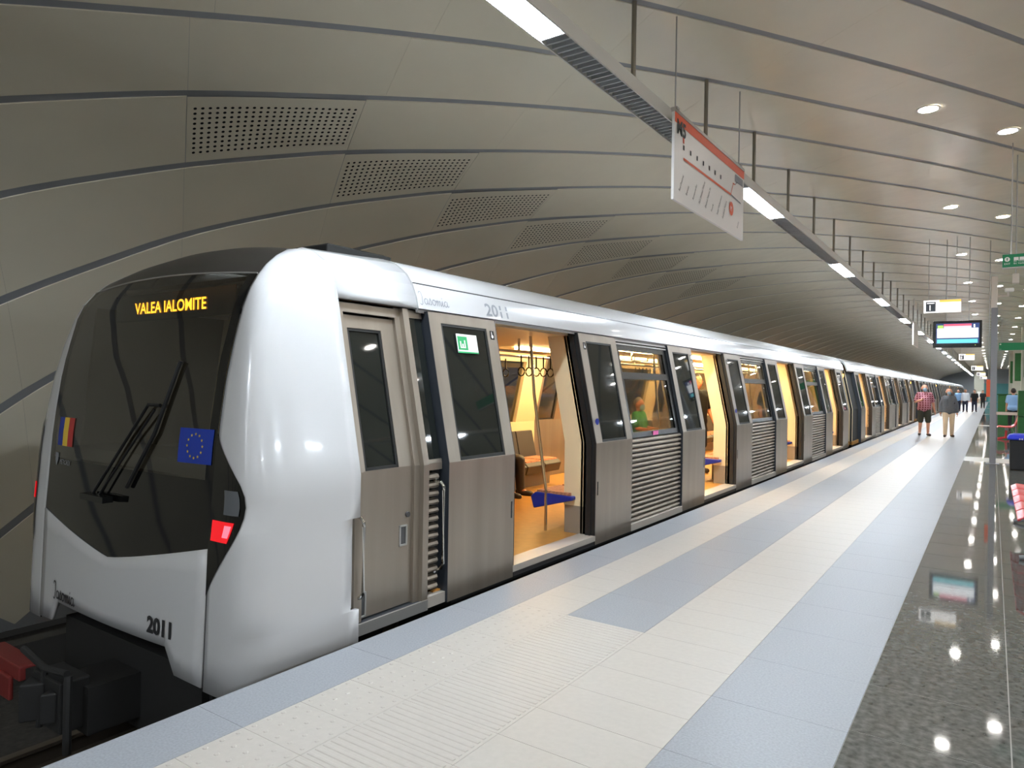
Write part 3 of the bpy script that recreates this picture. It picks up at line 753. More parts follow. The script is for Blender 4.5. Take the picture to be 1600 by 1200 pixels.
# cab side door between shell and first doorway
B = MB(); slab_side(B, 3.24, 3.29, 0.02, 2.06, -.085, .05); slab_side(B, 3.61, 3.745, 0.02, 2.06, -.085, .05); slab_side(B, 3.29, 3.61, .02, 1.0, -.085, .05); slab_side(B, 3.29, 3.61, 1.97, 2.06, -.085, .05)
cd = B.build('cab_door', 'steel', car1)
P = MB(); slab_side(P, 3.29, 3.61, 1.0, 1.97, -.10, .02); P.build('cab_door_window', 'pane_dark', cd)
G = MB(); slab_side(G, 3.29, 3.31, 1.0, 1.97, -.09, .02); slab_side(G, 3.59, 3.61, 1.0, 1.97, -.09, .02); slab_side(G, 3.29, 3.61, 1.0, 1.02, -.09, .02); slab_side(G, 3.29, 3.61, 1.95, 1.97, -.09, .02); G.build('window_gasket', 'rubber', cd)
for (yy, zz, hh, nm) in ((3.66, .51, .075, 'door_pull'), (3.27, .11, .085, 'door_pull')):
    B = MB()
    for a0, a1, b0, b1 in ((-.04, .04, hh - .014, hh), (-.04, .04, -hh, -hh + .014), (-.04, -.026, -hh, hh), (.026, .04, -hh, hh)): B.box(-3.45, -3.437, yy + a0, yy + a1, zz + b0, zz + b1)
    B.box(-3.45, -3.444, yy - .03, yy + .03, zz - hh, zz + hh, 1); B.build(nm, ['alu', 'steel_dark'], cd, bevel=.003)
MB().tube([(-3.45, 3.70, .655), (-3.43, 3.70, .655)], .02, 10).build('door_lock', 'steel_dark', cd, True)
B = MB(); slab_side(B, 3.17, 3.24, -.02, 2.14, -.05, .06); slab_side(B, 3.24, 3.75, 2.075, 2.14, -.05, .05); B.build('cab_door_frame', 'steel', car1)
B = MB(); slab_side(B, 3.17, 3.98, -.05, 2.165, -.15, .03); B.build('cab_wall', 'under_dark', car1)
B = MB(); slab_side(B, 3.745, 3.80, -.02, 2.15, -.06, .06, 0); slab_side(B, 3.80, 3.86, -.02, 2.15, -.02, .09, 0); B.build('door_pillar', 'steel', car1)
B = MB(); slab_side(B, 3.87, 4.05, 1.03, 2.09, -.075, .02); B.build('pillar_pane', 'pane_dark', car1)
B = MB(); slab_side(B, 3.86, 4.05, 2.09, 2.15, -.06, .03); B.build('pillar_trim', 'steel', car1)
B = MB(); slab_side(B, 3.86, 4.05, .95, 1.03, -.06, .03); B.build('pillar_trim', 'steel', car1)
for k in range(14):
    z = .06 + k * .0625; MB().prism([(-3.45, z), (-3.412, z + .01), (-3.402, z + .026), (-3.412, z + .044), (-3.45, z + .054)], 'y', 3.87, 4.0).build('corrugation', 'steel', car1)
MB().box(-3.47, -3.38, 3.86, 4.06, -.05, .03).build('pillar_sill', 'threshold', car1)
MB().box(-3.5, -3.385, 3.18, 3.86, -.02, .012).box(-3.39, -3.375, 3.18, 3.86, -.06, .016, 1).build('cab_step', ['leaf_edge', 'alu'], car1)
def handrail(yy, z0, z1, x):
    r = MB(); r.tube([(x - .07, yy, z1), (x - .02, yy + .004, z1), (x, yy + .01, z1 - .03), (x, yy + .014, z1 - .06), (x, yy + .014, z0 + .05), (x - .02, yy + .008, z0 + .012), (x - .07, yy, z0)], .012, 8)
    r.tube([(x - .075, yy, z1), (x - .06, yy, z1)], .024, 10); r.tube([(x - .075, yy, z0), (x - .06, yy, z0)], .024, 10); r.build('grab_handle', 'chrome', car1, True)
MB().box(-3.47, -3.43, 3.06, 3.2, .12, .73).build('handle_recess', 'train_white', car1)
handrail(3.205, .17, .71, -3.375); handrail(3.99, .20, .86, -3.36)
# stickers on the first leaf, lettering on the cant rail
sp = lambda y0, z0, off: (lambda a, b_: (side(z0 + b_) + off, y0 + a, z0 + b_))
MB().add([sp(4.365, 1.845, .003)(a, b_) for a, b_ in ((0, 0), (.27, 0), (.27, .155), (0, .155))], [(0, 1, 2, 3)]).build('notice_sticker', 'white', car1)
MB().add([sp(4.37, 1.85, .005)(a, b_) for a, b_ in ((.005, .02), (.13, .02), (.13, .13), (.005, .13))], [(0, 1, 2, 3)]).build('notice_pictogram', 'sticker_green', car1)
pk = MB()
for a0, a1, b0, b1 in ((.03, .045, .04, .09), (.055, .075, .04, .07), (.085, .10, .04, .10), (.03, .10, .035, .042)): pk.add([sp(4.37, 1.85, .007)(a, b_) for a, b_ in ((a0, b0), (a1, b0), (a1, b1), (a0, b1))], [(0, 1, 2, 3)])
pk.build('notice_figures', 'white', car1)
MB().add([sp(4.365, 1.845, .005)(a, b_) for a, b_ in ((0, 0), (.27, 0), (.27, .012), (0, .012))], [(0, 1, 2, 3)]).build('notice_stripe', 'sticker_green', car1)
for yy in (4.84, 6.50, 9.66, 11.30):
    MB().add([sp(yy, 1.98, .003)(a, b_) for a, b_ in ((0, 0), (.055, 0), (.055, .075), (0, .075))], [(0, 1, 2, 3)]).build('wheelchair_sign', 'frame_black', car1)
    k = MB(); k.add([sp(yy, 1.98, .005)(.026 + .015 * math.cos(a), .026 + .015 * math.sin(a)) for a in [PI / 5 * i for i in range(10)]], [tuple(range(10))]); k.add([sp(yy, 1.98, .005)(a, b_) for a, b_ in ((.016, .035), (.026, .035), (.024, .068), (.017, .068))], [(0, 1, 2, 3)])
    k.build('wheelchair_symbol', 'white', car1)
    if yy in (6.50, 11.30):
        MB().tube([(side(1.22) + .001, yy + .02, 1.22), (side(1.22) + .008, yy + .02, 1.22)], .035, 14).build('door_button', 'seat_blue', car1, True)
def roof_x(z):
    for (xa, za), (xb, zb) in zip(ROOF, ROOF[1:]):
        if z <= zb: return xa + (xb - xa) * (z - za) / (zb - za)
MB().add([(side(1.03) - .032, 7.98 + a, 1.005 + b_) for a, b_ in ((0, 0), (.16, 0), (.16, .05), (0, .05))], [(0, 1, 2, 3)]).build('pink_sticker', 'scr_pink_print', car1)
rs = lambda y0, z0: (lambda a, b_: (roof_x(z0 + b_) + .004, y0 + a, z0 + b_))
script_strokes(lambda x, y: rs(3.99, 2.205)(x * .046, y * .046), .07).build('car_name', 'ink_faded', car1)
letter('fleet_number', '2011', .15, lambda a, b_: rs(4.83, 2.19)(a, b_), 'ink_faded', car1, width=.34, bold=.003)
# coupler
cp = MB().box(-5.02, -4.66, 2.12, 2.6, -.66, -.36).build('coupler_arm', 'under_dark', car1)
hd = MB(); hd.box(-5.10, -4.72, 1.98, 2.16, -.62, -.30); hd.prism([(-5.12, 1.98), (-5.0, 1.86), (-4.92, 1.98)], 'z', -.58, -.34); hd.prism([(-4.75, 1.98), (-4.80, 1.90), (-4.85, 1.98)], 'z', -.55, -.36); hd.build('coupler_head', 'under_dark', car1, bevel=.012)
MB().tube([(-4.70, 2.02, -.26), (-4.66, 2.0, -.42), (-4.66, 2.0, -.72)], .026, 8).tube([(-5.25, 1.98, -.20), (-4.95, 1.99, -.26), (-4.72, 2.02, -.25)], .022, 8).tube([(-4.95, 1.99, -.26), (-4.95, 1.96, -.62)], .02, 8).build('coupler_hoses', 'under_dark', car1, True)
MB().box(-5.45, -5.08, 2.06, 2.12, -.50, -.40).build('coupler_bracket', 'under_dark', car1)
o = MB().box(-6.05, -5.42, 2.02, 2.16, -.48, -.38).box(-6.05, -5.5, 1.99, 2.02, -.62, -.46).build('coupler_electric_box', 'coupler_red', car1, bevel=.01)
letter('box_letter', 'S', .09, lambda a, b_: (-5.70 + a, 1.987, -.59 + b_), 'white', o)
MB().box(-5.75, -3.95, 2.45, 2.6, -.75, -.2).box(-3.98, -3.92, 2.5, 3.2, -.9, -.2).build('buffer_beam', 'under_dark', car1)
for s in (-.72, .72):
    for yy in (4.6, 6.7): MB().tube([(XC + s - .06, yy, -.62), (XC + s + .06, yy, -.62)], .41, 24).build('wheel', 'rail_steel', car1, True)

# ---- the cars behind
Y2 = 23.0; CARP = 20.5
car2 = thing('metro_car', 'second metro car from the cab, doors open, white roof', 'train car', (XC, 33, -1.03), 'cars of the metro train')
body(car2, Y2, Y2 + 19.9, [Y2 + 2.75 + 4.82 * i for i in range(4)], False)
def bellows(y): return MB().prism([(mx(-3.75), -.1), (-3.75, -.1), (-3.75, 1.0), (-3.95, 2.2), (mx(-3.95), 2.2), (mx(-3.75), 1.0)], 'y', y - .58, y + .015)
bellows(Y2).build('gangway_bellows', 'rubber', car2)
bpy.context.view_layer.update()
for k, od in enumerate(('third', 'fourth', 'fifth', 'last')):
    def cp_tree(o, par=None):
        c = o.copy(); COL.objects.link(c)
        if par: c.parent = par; c.matrix_parent_inverse = o.matrix_parent_inverse
        for ch in o.children: cp_tree(ch, c)
        return c
    c = cp_tree(car2); c.location = Vector(car2.location) + Vector((0, CARP * (k + 1), 0)); c['label'] = f'{od} metro car from the cab, seen far along the platform'

# ------------------------------------------------------------------ line map hanging over the platform edge
MX0, MY0, MY1, MZ0, MZ1 = -2.40, 5.98, 8.10, 3.29, 4.11
mp = thing('line_map_sign', 'white hanging line map board with orange strip and M5 heading', 'sign', (MX0, 7, MZ0))
MB().box(MX0 - .012, MX0 + .012, MY0, MY1, MZ0, MZ1 - .03).build('map_board', 'sign_white', mp)
MB().box(MX0 - .02, MX0 + .02, MY0, MY1, MZ1 - .03, MZ1).build('top_rail', 'alu', mp)
sg = lambda a, b_, o=.0145: (MX0 + o, MY0 + a, MZ0 + b_)
def quad(a0, a1, b0, b1, m, nm, par, o=.0145): return MB().add([sg(a, b_, o) for a, b_ in ((a0, b0), (a1, b0), (a1, b1), (a0, b1))], [(0, 1, 2, 3)]).build(nm, m, par)
quad(0, 2.12, .70, .79, 'orange', 'orange_strip', mp)
letter('heading', 'M5', .18, lambda a, b_: sg(.05 + a, .615 + b_, .017), 'ink', mp, width=.22, bold=.006)
ln = MB(); pts = [(.22, .42), (1.62, .36)]
def stroke(mb, a, b_, w, o=.016):
    dx, dy = b_[0] - a[0], b_[1] - a[1]; L = math.hypot(dx, dy); nx, ny = -dy / L * w, dx / L * w
    mb.add([sg(a[0] + nx, a[1] + ny, o), sg(a[0] - nx, a[1] - ny, o), sg(b_[0] - nx, b_[1] - ny, o), sg(b_[0] + nx, b_[1] + ny, o)], [(0, 1, 2, 3)])
stroke(ln, (.22, .42), (1.64, .42), .012); stroke(ln, (1.64, .42), (1.72, .56), .006); stroke(ln, (1.70, .56), (1.78, .56), .006); ln.build('route_line', 'orange', mp)
ln = MB(); stroke(ln, (1.64, .42), (2.0, .40), .008); stroke(ln, (1.78, .56), (1.9, .63), .004); ln.build('branch_line', 'ink_faded', mp)
names = ['Raul Doamnei', 'Brancusi', 'Romancierilor', 'Parc Drumul Taberei', 'Drumul Taberei 34', 'Favorit', 'Tudor Vladimirescu', 'Academia Militara', 'Eroilor']
for k in range(9):
    x = .22 + k * (1.42 / 8) if k < 8 else 1.98
    letter('station_name', names[k], .05, lambda a, b_, x=x: sg(x - .06 + a * .34 - b_ * .9 - .02, .10 + a * .94 * .62 + b_ * .3, .016), 'ink', mp)
    if k < 7: quad(x - .012, x + .022, .50, .545, 'ink', 'station_symbol', mp, .016)
quad(.20, .235, .56, .62, 'orange', 'terminus_mark', mp, .016)
quad(1.78, 2.07, .60, .68, 'ink_faded', 'interchange_box', mp, .016)
MB().add([sg(1.66 + .075 * math.cos(a), .27 + .075 * math.sin(a), .017) for a in [PI / 10 * i for i in range(20)]], [tuple(range(20))]).build('here_disc', 'orange', mp)
letter('here_letter', 'M', .08, lambda a, b_: sg(1.62 + a, .24 + b_, .019), 'white', mp)
for yy in (MY0 + .04, MY1 - .16):
    MB().tube([(MX0, yy, MZ1), (MX0, yy, prof(MX0) + .01)], .007, 8).build('hanger_rod', 'alu', mp, True)
    MB().box(MX0 - .03, MX0 + .03, yy - .03, yy + .03, MZ1 - .005, MZ1 + .015).build('hanger_clip', 'alu', mp)

# ------------------------------------------------------------------ screen, platform signs, post, exit signs
tv = thing('display_screen', 'black-framed departure screen hanging above the platform edge of the granite', 'screen', (-.68, 18.8, 2.58))
TX0, TX1, TZ0, TZ1, TYF = -1.15, -.21, 2.59, 3.20, 18.76
MB().box(TX0, TX1, TYF, TYF + .12, TZ0, TZ1).build('screen_case', 'frame_black', tv, bevel=.015)
def sq(x0, x1, z0, z1, m, nm, par, y): return MB().add([(x0, y, z0), (x1, y, z0), (x1, y, z1), (x0, y, z1)], [(0, 1, 2, 3)]).build(nm, m, par)
y = TYF - .004
sc_ = sq(TX0 + .06, TX1 - .05, TZ0 + .09, TZ1 - .06, 'scr_blue', 'screen_image', tv, TYF - .002)
sq(TX0 + .08, TX1 - .07, TZ0 + .22, TZ1 - .17, 'scr_white', 'white_field', sc_, y); sq(TX0 + .08, TX1 - .08, TZ0 + .10, TZ0 + .19, 'scr_teal', 'teal_band', sc_, y)
sq(TX0 + .21, TX1 - .20, TZ1 - .17, TZ1 - .12, 'scr_pink', 'pink_band', sc_, y); sq(TX0 + .21, TX1 - .20, TZ1 - .12, TZ1 - .075, 'scr_red', 'red_band', sc_, y)
sq(TX0 + .09, TX0 + .20, TZ1 - .17, TZ1 - .10, 'scr_green', 'clock_field', sc_, y); sq(TX1 - .16, TX1 - .13, TZ1 - .16, TZ1 - .09, 'scr_white', 'digit', sc_, y); sq(-.72, -.64, 2.86, 2.885, 'scr_pink', 'notice_mark', sc_, y - .002)
sq(TX1 - .13, TX1 - .115, TZ0 + .045, TZ0 + .06, 'scr_green', 'power_light', tv, TYF - .003)
for xx in (-.9, -.46): MB().tube([(xx, TYF + .07, TZ1), (xx, TYF + .07, prof(xx) + .01)], .008, 6).build('hanger_rod', 'alu', tv)
def platform_sign(y, x0, x1, z0, z1, txt, label, hang=True):
    t = thing('platform_sign', label, 'sign', ((x0 + x1) / 2, y, z0), 'lit white platform number signs')
    MB().box(x0, x1, y, y + .10, z0, z1).build('sign_box', 'post_white', t)
    f = sq(x0 + .01, x1 - .01, z0 + .01, z1 - .01, 'sign_lit', 'lit_face', t, y - .003); w, h = x1 - x0, z1 - z0
    sq(x0 + w * .43, x1 - .01, z1 - .2 * h, z1 - .01, 'sign_lit_yellow', 'yellow_strip', f, y - .006)
    sq(x0 + w * .07, x0 + w * .33, z0 + h * .12, z0 + h * .86, 'number_dark', 'number_square', f, y - .006)
    letter('number', txt, h * .6, lambda a, b_: (x0 + w * (.17 if len(txt) == 1 else .11) + a, y - .009, z0 + h * .2 + b_), 'sign_lit', f)
    sq(x0 + w * .1, x0 + w * .3, z0 + h * .72, z0 + h * .78, 'sign_lit', 'heading_bar', f, y - .009)
    for xx in (x0 + .1, x1 - .1): MB().tube([(xx, y + .05, z1), (xx, y + .05, prof(xx) + .01)], .005, 6).build('hanger_rod', 'alu', t, True)
platform_sign(18.45, -1.33, -.595, 3.36, 3.66, '1', 'lit white sign with a figure 1 and yellow strip above the screen')
platform_sign(38.0, -1.30, -.69, 3.02, 3.31, 'II', 'small lit white sign with twin strokes, hanging below the screen in view')
for k, yy in enumerate((58.0, 78.0, 98.0)):
    platform_sign(yy, -1.25, -.55, 3.05, 3.38, '1', ('farther lit white sign, third in the row', 'fourth lit white sign in the row, very small', 'last lit white sign in the row, near the end wall')[k])
# thin pale panels hung by the light line, edge-on
t = tag(MB().box(-2.42, -2.38, 29.0, 31.0, 3.25, 4.1).build('line_map_sign', 'post_white'), 'far pale line map board seen nearly edge-on under the light line', 'sign')
for yy in (29.2, 30.8): MB().tube([(-2.40, yy, 4.1), (-2.40, yy, prof(-2.4) + .01)], .008, 6).build('hanger_rod', 'alu', t)
# post with white head and camera
po = thing('signal_post', 'grey square post with pale upper casing standing on the white floor band', 'post', (.03, 18.8, 0))
MB().box(-.045, .075, 18.76, 18.88, 0, 3.46).build('post_shaft', 'post_grey', po, bevel=.008); MB().box(-.055, .065, 18.75, 18.89, 3.46, 4.15).build('post_head', 'post_white', po, bevel=.008)
MB().box(-.11, .14, 18.7, 18.94, 0, .012).build('base_plate', 'post_grey', po)
cm = thing('security_camera', 'small white security camera on an arm of the post', 'camera', (.065, 18.82, 3.7))
MB().box(.066, .27, 18.80, 18.84, 3.70, 3.73).box(.235, .275, 18.79, 18.85, 3.70, 3.80).build('camera_arm', 'post_white', cm); MB().box(.19, .36, 18.70, 18.88, 3.80, 3.88).build('camera_body', 'white', cm, bevel=.02)
def exit_sign(y, x0, x1, z0, z1, label, big):
    t = thing('exit_sign', label, 'sign', (x0, y, z0), 'green exit signs'); MB().box(x0, x1, y, y + .08, z0, z1).build('sign_board', 'sign_green', t)
    MB().box(x0, x1, y - .002, y + .082, z0 - .02, z0).build('lower_rail', 'alu', t)
    h = z1 - z0
    MB().add([(x0 + .055 + .032 * math.cos(a), y - .004, z1 - .07 + .032 * math.sin(a)) for a in [PI / 8 * i for i in range(16)]], [tuple(range(16))]).build('arrow_disc', 'white', t)
    MB().add([(x0 + .055 + a, y - .006, z1 - .07 + c) for a, c in ((-.005, -.02), (.005, -.02), (.005, .004), (.015, .004), (0, .022), (-.015, .004), (-.005, .004))], [tuple(range(7))]).build('arrow', 'sign_green', t)
    letter('exit_text', 'EXIT', .035, lambda a, b_: (x0 + .022 + a, y - .004, z0 + .035 + b_), 'white', t)
    if big:
        for i in range(2): MB().add([(x0 + .13 + .065 * i + a, y - .004, z1 - .09 + c) for a, c in ((0, 0), (.055, 0), (.055, .045), (0, .045))], [(0, 1, 2, 3)]).build('pictogram', 'white', t)
        letter('street_text', 'Bd. Timisoara\nBd. Vasile Milea', .032, lambda a, b_: (x0 + .13 + a, y - .004, z0 + .07 + b_), 'white', t)
    for xx in (x0 + .1, x1 - .1): MB().tube([(xx, y + .04, z1), (xx, y + .04, prof(xx) + .01)], .008, 6).build('hanger_rod', 'alu', t, True)
exit_sign(12.0, .09, 1.9, 3.35, 3.53, 'large green exit sign with white arrow at the right edge', True)
exit_sign(40.0, .22, 1.55, 3.55, 3.9, 'farther green exit sign beside the post', False)
o = tag(MB().box(.22, .30, 12.6, 12.75, 3.20, 3.34).build('ceiling_speaker', 'post_white'), 'small white box loudspeaker just below the large exit sign', 'loudspeaker')
MB().tube([(.26, 12.68, 3.34), (.26, 12.68, prof(.26) + .01)], .01, 6).build('hanger_rod', 'alu', o)

# ------------------------------------------------------------------ benches, bin, green blocks, columns
def red_bench(y0, n, x, label, railing=False):
    t = thing('bench', label, 'bench', (x + .3, y0, 0), 'red platform benches')
    for k in range(n):
        ya, yb = y0 + k * .58 + .03, y0 + (k + 1) * .58 - .03; m = MB()
        pr_ = [(x, .40), (x + .04, .43), (x + .22, .415), (x + .40, .42), (x + .50, .48), (x + .56, .62), (x + .60, .82), (x + .575, .83), (x + .53, .64), (x + .47, .51), (x + .39, .45), (x + .22, .44), (x + .05, .455), (x - .01, .42)]
        m.prism(pr_, 'y', ya, yb); m.build('seat', 'seat_red', t, True, bevel=.008)
    MB().box(x + .22, x + .30, y0, y0 + n * .58, .33, .405).build('seat_beam', 'post_grey', t)
    for yy in (y0 + .3, y0 + n * .58 - .3):
        MB().tube([(x + .26, yy, .34), (x + .24, yy, .06)], .03, 8).tube([(x + .02, yy, .02), (x + .26, yy, .07), (x + .52, yy, .02)], .022, 8).build('leg', 'post_grey' if not railing else 'seat_red', t, True)
red_bench(7.95, 5, .21, 'row of red plastic seats on the granite at the right edge')
red_bench(28.2, 2, .14, 'red plastic seats farther back, beyond the black bin', True)
o = thing('barrier_rail', 'pale grey waist-high rail behind the far red seats', 'railing', (.4, 29.6, 0)); MB().box(.08, .72, 29.62, 29.68, .80, .90).build('top_bar', 'post_white', o)
for xx in (.12, .68): MB().tube([(xx, 29.65, 0), (xx, 29.65, .8)], .025, 8).build('rail_post', 'post_grey', o, True)
bn = thing('waste_bin', 'black waste bin with bright blue lid on the dark granite', 'bin', (.5, 17.8, 0))
MB().add([(.5 + sx * (.19 + .02 * z), 17.8 + sy * (.19 + .02 * z), z) for z in (0.004, .62) for sx, sy in ((-1, -1), (1, -1), (1, 1), (-1, 1))], [(0, 1, 2, 3), (4, 5, 6, 7), (0, 1, 5, 4), (1, 2, 6, 5), (2, 3, 7, 6), (3, 0, 4, 7)]).build('bin_body', 'bin_black', bn, bevel=.02)
l_ = MB().add([(.5 + sx * w, 17.8 + sy * w, z) for w, z in ((.235, .62), (.24, .66), (.20, .72), (.12, .745)) for sx, sy in ((-1, -1), (1, -1), (1, 1), (-1, 1))], [(i * 4 + j, i * 4 + (j + 1) % 4, i * 4 + 4 + (j + 1) % 4, i * 4 + 4 + j) for i in range(3) for j in range(4)] + [(12, 13, 14, 15), (0, 1, 2, 3)]).build('bin_lid', 'blue_lid', bn, bevel=.012)
letter('recycling_mark', 'M', .09, lambda a, b_: (.46 + a, 17.56, .625 + b_ * .5), 'white', l_)
g = thing('green_kiosk_wall', 'tall dark green panelled block right of the blue lidded bin', 'partition', (1.3, 27.4, 0))
for k in range(2): MB().box(.67, 2.2, 27.2, 27.9, .01 + k * .83, .82 + k * .83).build('green_panel', 'green', g, bevel=.01)
g = thing('green_counter', 'lower green counter behind the person in the light blue shirt', 'counter', (.9, 41, 0)); MB().box(.22, 2.4, 41, 41.6, 0, 1.45).build('counter_body', 'green', g, bevel=.02); MB().box(.18, 2.45, 40.95, 41.65, 1.45, 1.5).build('counter_top', 'green', g)
for k, (x, yy, lab) in enumerate(((1.55, 46, 'green-clad square column, the nearest of the far columns'), (1.5, 62, 'green-clad square column, second of the far columns'), (1.5, 78, 'green-clad square column, third and smallest of the far columns'))):
    c = thing('column', lab, 'column', (x, yy, 0), 'green-clad columns')
    MB().box(x - .3, x + .3, yy, yy + .6, 0, prof(x) + .0).build('shaft', 'column', c); MB().box(x - .2, x + .2, yy - .03, yy - .001, 2.4, 4.4).build('green_panel', 'green', c)
o = tag(MB().box(-2.05, -.95, 112, 113, 0, prof(-1.5)).build('column', 'column'), 'pale square column at the far end of the platform', 'column')
MB().box(-1.7, -1.3, 111.97, 111.998, .6, 1.6).build('notice_board', 'white', o)
o = tag(MB().box(-.12, -.045, 19.5, 19.56, 1.48, 1.88).build('banner', 'orange'), 'narrow orange vertical banner beside the grey post', 'banner'); MB().tube([(-.08, 19.53, 1.88), (-.08, 19.53, prof(0) + .01)], .008, 6).build('hanger_rod', 'alu', o)

# ------------------------------------------------------------------ people
def blob(caps, voxel, mats, extra=None):
    """capsules merged into one continuous surface"""
    mb = MB()
    for c in caps: mb.capsule(*c, n=14, h=5)
    o = bpy.data.objects.new('tmp', mb.mesh('tmp', mats)); COL.objects.link(o)
    r = o.modifiers.new('r', 'REMESH'); r.mode = 'VOXEL'; r.voxel_size = voxel
    sm = o.modifiers.new('s', 'SMOOTH'); sm.factor = .5; sm.iterations = 4
    dg = bpy.context.evaluated_depsgraph_get(); dg.update()
    me = bpy.data.meshes.new_from_object(o.evaluated_get(dg)); bpy.data.objects.remove(o)
    if extra:
        bm = bmesh.new(); bm.from_mesh(me); n0 = len(bm.faces); em = extra.mesh('x', mats); bm.from_mesh(em); bm.to_mesh(me); bm.free()
    me.materials.clear()
    for m in (mats if isinstance(mats, (list, tuple)) else [mats]): me.materials.append(M[m])
    me.polygons.foreach_set('use_smooth', [True] * len(me.polygons)); me.update()
    return me
def person(label, loc, rot, h=1.75, pose='stand', top='cloth_grey', sleeves='short', bottom='cloth_navy', legs='long', hair='hair', mask=False, skin='skin', belly=0., arms=None, step=.0, fem=False, vox=.016, bag=None, collar=None):
    V = Vector; k = h / 1.75; sw = .140 if fem else .168
    hipz, kneez, ankz = .93, .50, .085
    J = {}
    for s, nm in ((-1, 'r'), (1, 'l')):
        st = step * s
        J['hip' + nm] = V((s * .095, 0, hipz)); J['knee' + nm] = V((s * .105, -.03 - st * .5, kneez)); J['ank' + nm] = V((s * .11, .03 - st, ankz)); J['toe' + nm] = V((s * .14, -.13 - st, .045))
        if pose == 'sit':
            J['hip' + nm] = V((s * .10, .0, .54)); J['knee' + nm] = V((s * .13, -.44, .52)); J['ank' + nm] = V((s * .13, -.46, .10)); J['toe' + nm] = V((s * .15, -.62, .05))
        dz = -.39 if pose == 'sit' else 0
        sh = V((s * sw, .01, 1.41 + dz)); J['sh' + nm] = sh
        e, w = (arms or {}).get(nm, (V((s * .05, .03, -.29)), V((s * .02, -.06, -.25)))); J['el' + nm] = sh + V(e); J['wr' + nm] = sh + V(e) + V(w)
    dz = -.39 if pose == 'sit' else 0
    hz = 1.605 + dz
    P = lambda x, y, z: V((x, y, z + dz))
    torso = [(P(-.07, 0, 1.0), P(-.09, 0, 1.33), .105, .105), (P(.07, 0, 1.0), P(.09, 0, 1.33), .105, .105), (P(-sw + .03, .01, 1.39), P(sw - .03, .01, 1.39), .075, .075), (P(0, 0, .98), P(0, .01, 1.38), .115, .10), (P(-.07, .02, .95), P(.07, .02, .95), .115, .115)]
    if belly: torso.append((P(0, -.05 - belly * .4, 1.05), P(0, -.03 - belly * .3, 1.2), .12 + belly, .11 + belly))
    head = [(P(0, .015, 1.63), P(0, .01, 1.67), .092, .088), (P(0, -.035, 1.585), P(0, -.03, 1.65), .062, .07), (P(0, -.03, 1.55), P(0, .0, 1.58), .05, .06), (P(0, .02, 1.38), P(0, .01, 1.56), .06, .055), (P(0, -.115, 1.59), P(0, -.10, 1.63), .015, .012)]
    for s in (-1, 1): head.append((P(s * .09, .02, 1.59), P(s * .093, .025, 1.635), .016, .02))
    arms_c, legs_c, hands = [], [], MB()
    for nm in 'rl':
        s = -1 if nm == 'r' else 1
        arms_c += [(J['sh' + nm], J['el' + nm], .058, .045), (J['el' + nm], J['wr' + nm], .044, .031)]
        legs_c += [(J['hip' + nm], J['knee' + nm], .092, .062), (J['knee' + nm], J['ank' + nm], .06, .04), (J['ank' + nm], J['toe' + nm], .04, .035)]
        d = (J['wr' + nm] - J['el' + nm]).normalized(); side_ = d.cross(V((0, 1, 0))); side_ = side_.normalized() if side_.length > .1 else V((1, 0, 0)); fwd = side_.cross(d).normalized()
        w = J['wr' + nm]; palm = w + d * .07
        arms_c.append((w, palm, .032, .036)); arms_c.append((palm - fwd * .018, palm + fwd * .018, .024, .024))
        for i, (o_, L) in enumerate(((-.027, .062), (-.009, .075), (.009, .080), (.027, .070))):
            b0 = palm + fwd * o_ + d * .02; b1 = b0 + d * L * .55 + side_ * .004; b2 = b1 + d * L * .4 - side_ * s * .02
            hands.capsule(b0, b1, .0095, .009, 8, 3); hands.capsule(b1, b2, .009, .0075, 8, 3)
        tb = w + d * .035 - fwd * .028; t1 = tb - fwd * .025 + d * .03; hands.capsule(tb, t1, .012, .010, 8, 3); hands.capsule(t1, t1 + d * .03 - fwd * .004, .010, .008, 8, 3)
    face = MB()
    for s in (-1, 1): hands.capsule(P(s * .034, -.098, 1.625), P(s * .034, -.0985, 1.625), .011, .011, 8, 3, 1)
    hands.capsule(P(-.022, -.092, 1.553), P(.022, -.092, 1.553), .006, .006, 8, 3, 2)
    root = thing('person', label, 'person', loc); root.rotation_euler = (0, 0, rot); root.scale = (k, k, k)
    def part(name, me, parent=root):
        o = bpy.data.objects.new(name, me); COL.objects.link(o); o.parent = parent; return o
    bd = part('body', blob(torso + head + arms_c + legs_c, vox, [skin, 'ink', 'red'], hands))
    inf = lambda cs, g: [(a, b_, r0 + g, r1 + g) for a, b_, r0, r1 in cs]
    sl = []
    for nm in 'rl':
        a, e, w = J['sh' + nm], J['el' + nm], J['wr' + nm]
        if sleeves == 'short': sl.append((a, a.lerp(e, .75), .058, .056))
        else: sl += [(a, e, .058, .05), (e, e.lerp(w, .9), .05, .042)]
    tt = [c for c in torso]
    if pose != 'sit': tt += [(P(-.08, .01, .93), P(.08, .01, .93), .115, .115)]
    part('shirt', blob(inf(tt + sl, .022), vox, top))
    pl = [(P(-.07, .015, .95), P(.07, .015, .95), .108, .108)]
    for nm in 'rl':
        a, kn, an = J['hip' + nm], J['knee' + nm], J['ank' + nm]
        if legs == 'long': pl += [(a, kn, .092, .066), (kn, an + V((0, 0, .02)), .066, .05)]
        else: pl += [(a, kn + V((0, 0, .02)), .095, .078)]
    part('trousers', blob(inf(pl, .014), vox, bottom))
    for nm in 'rl':
        part('shoe', blob([(J['ank' + nm] + V((0, .03, -.03)), J['toe' + nm] + V((0, 0, .004)), .05, .045)], .012, 'shoe'))
    if hair: part('hair', blob([(P(0, .035, 1.65), P(0, .025, 1.695), .097, .086)] + ([(P(0, .06, 1.5), P(0, .05, 1.65), .07, .085)] if fem else []), .014, hair))
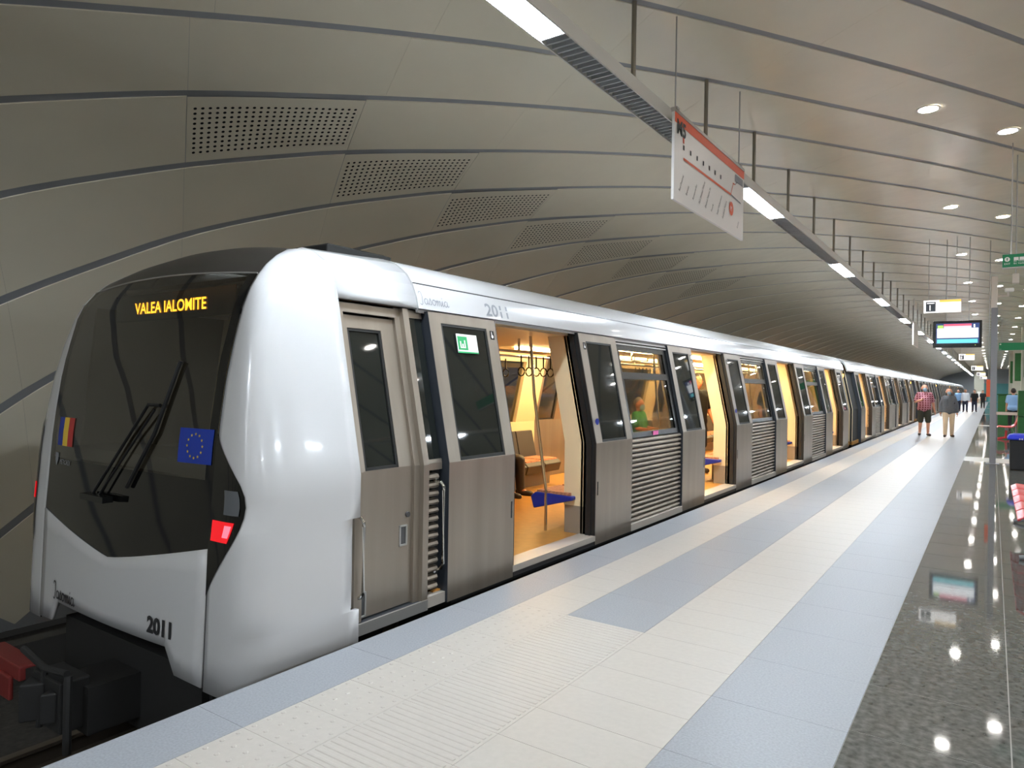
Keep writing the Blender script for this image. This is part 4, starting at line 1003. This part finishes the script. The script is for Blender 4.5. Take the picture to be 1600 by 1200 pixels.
    if mask: part('face_mask', blob([(P(0, -.06, 1.555), P(0, -.062, 1.59), .062, .062)], .012, 'mask'))
    if bag: part('shoulder_bag', blob([(P(.2, .06, .98), P(.2, .08, 1.2), .07, .08), (P(.16, -.1, 1.2), P(.13, -.02, 1.45), .02, .02)], .014, bag))
    return root
V = Vector
person('man in red checked shirt and dark shorts walking with a face mask', (-1.98, 28.6, 0), math.radians(12), 1.82, top='plaid', bottom='cloth_olive', legs='short', mask=True, belly=.05, step=.10,
       arms={'r': (V((-.09, .04, -.26)), V((.12, -.20, .06))), 'l': (V((.09, .02, -.28)), V((.04, -.05, -.25)))}, vox=.014)
person('woman in grey jacket and beige trousers walking with a face mask', (-1.24, 28.5, 0), math.radians(8), 1.70, top='cloth_grey', sleeves='long', bottom='cloth_beige', mask=True, fem=True, step=-.09, bag='cloth_black',
       arms={'r': (V((-.10, .04, -.27)), V((-.01, -.04, -.24))), 'l': (V((.10, .04, -.27)), V((.01, -.04, -.24)))}, vox=.014)
person('distant man in white shirt with open dark jacket and dark trousers', (-1.72, 64, 0), 0, 1.75, top='cloth_white', sleeves='long', bottom='cloth_navy', hair='hair_grey', step=.1, vox=.03)
person('distant person in black clothes walking near the granite edge', (-1.15, 65, 0), 0, 1.72, top='cloth_black', bottom='cloth_navy', step=-.1, vox=.03)
person('distant person in light blue shirt behind the white shirt', (-2.25, 66, 0), 0, 1.72, top='cloth_blue', sleeves='long', bottom='cloth_navy', vox=.03)
person('very distant person in dark clothes farthest along the platform', (-.75, 80, 0), 0, 1.7, top='cloth_black', bottom='cloth_black', vox=.03)
person('person in light blue shirt and black trousers seen from behind at the green counter', (.72, 36.0, 0), PI, 1.74, top='cloth_blue', bottom='cloth_black', vox=.02)
person('standing passenger in black t-shirt and shorts in the second doorway', (-4.42, 12.35, FL), math.radians(60), 1.78, top='cloth_black', bottom='cloth_black', legs='short', skin='skin_tan', vox=.016,
       arms={'r': (V((-.08, -.02, -.28)), V((.03, -.16, -.16))), 'l': (V((.08, -.02, -.28)), V((-.03, -.16, -.16)))})
person('seated passenger in green shirt behind the first side window', (-5.95, 13.25, FL - .03), math.radians(90), 1.72, 'sit', top='cloth_green', bottom='cloth_beige', skin='skin_tan', hair='hair_grey', mask=True, vox=.016,
       arms={'r': (V((-.05, -.06, -.27)), V((.04, -.22, -.02))), 'l': (V((.05, -.06, -.27)), V((-.04, -.22, -.02)))})
person('passenger in black standing in the third doorway', (-4.5, 17.4, FL), math.radians(70), 1.76, top='cloth_black', bottom='cloth_navy', vox=.02)
person('seated passenger with dark trousers just inside the first doorway', (-5.92, 8.05, FL - .03), math.radians(90), 1.74, 'sit', top='cloth_black', bottom='seat_dark', skin='skin_tan', vox=.018)
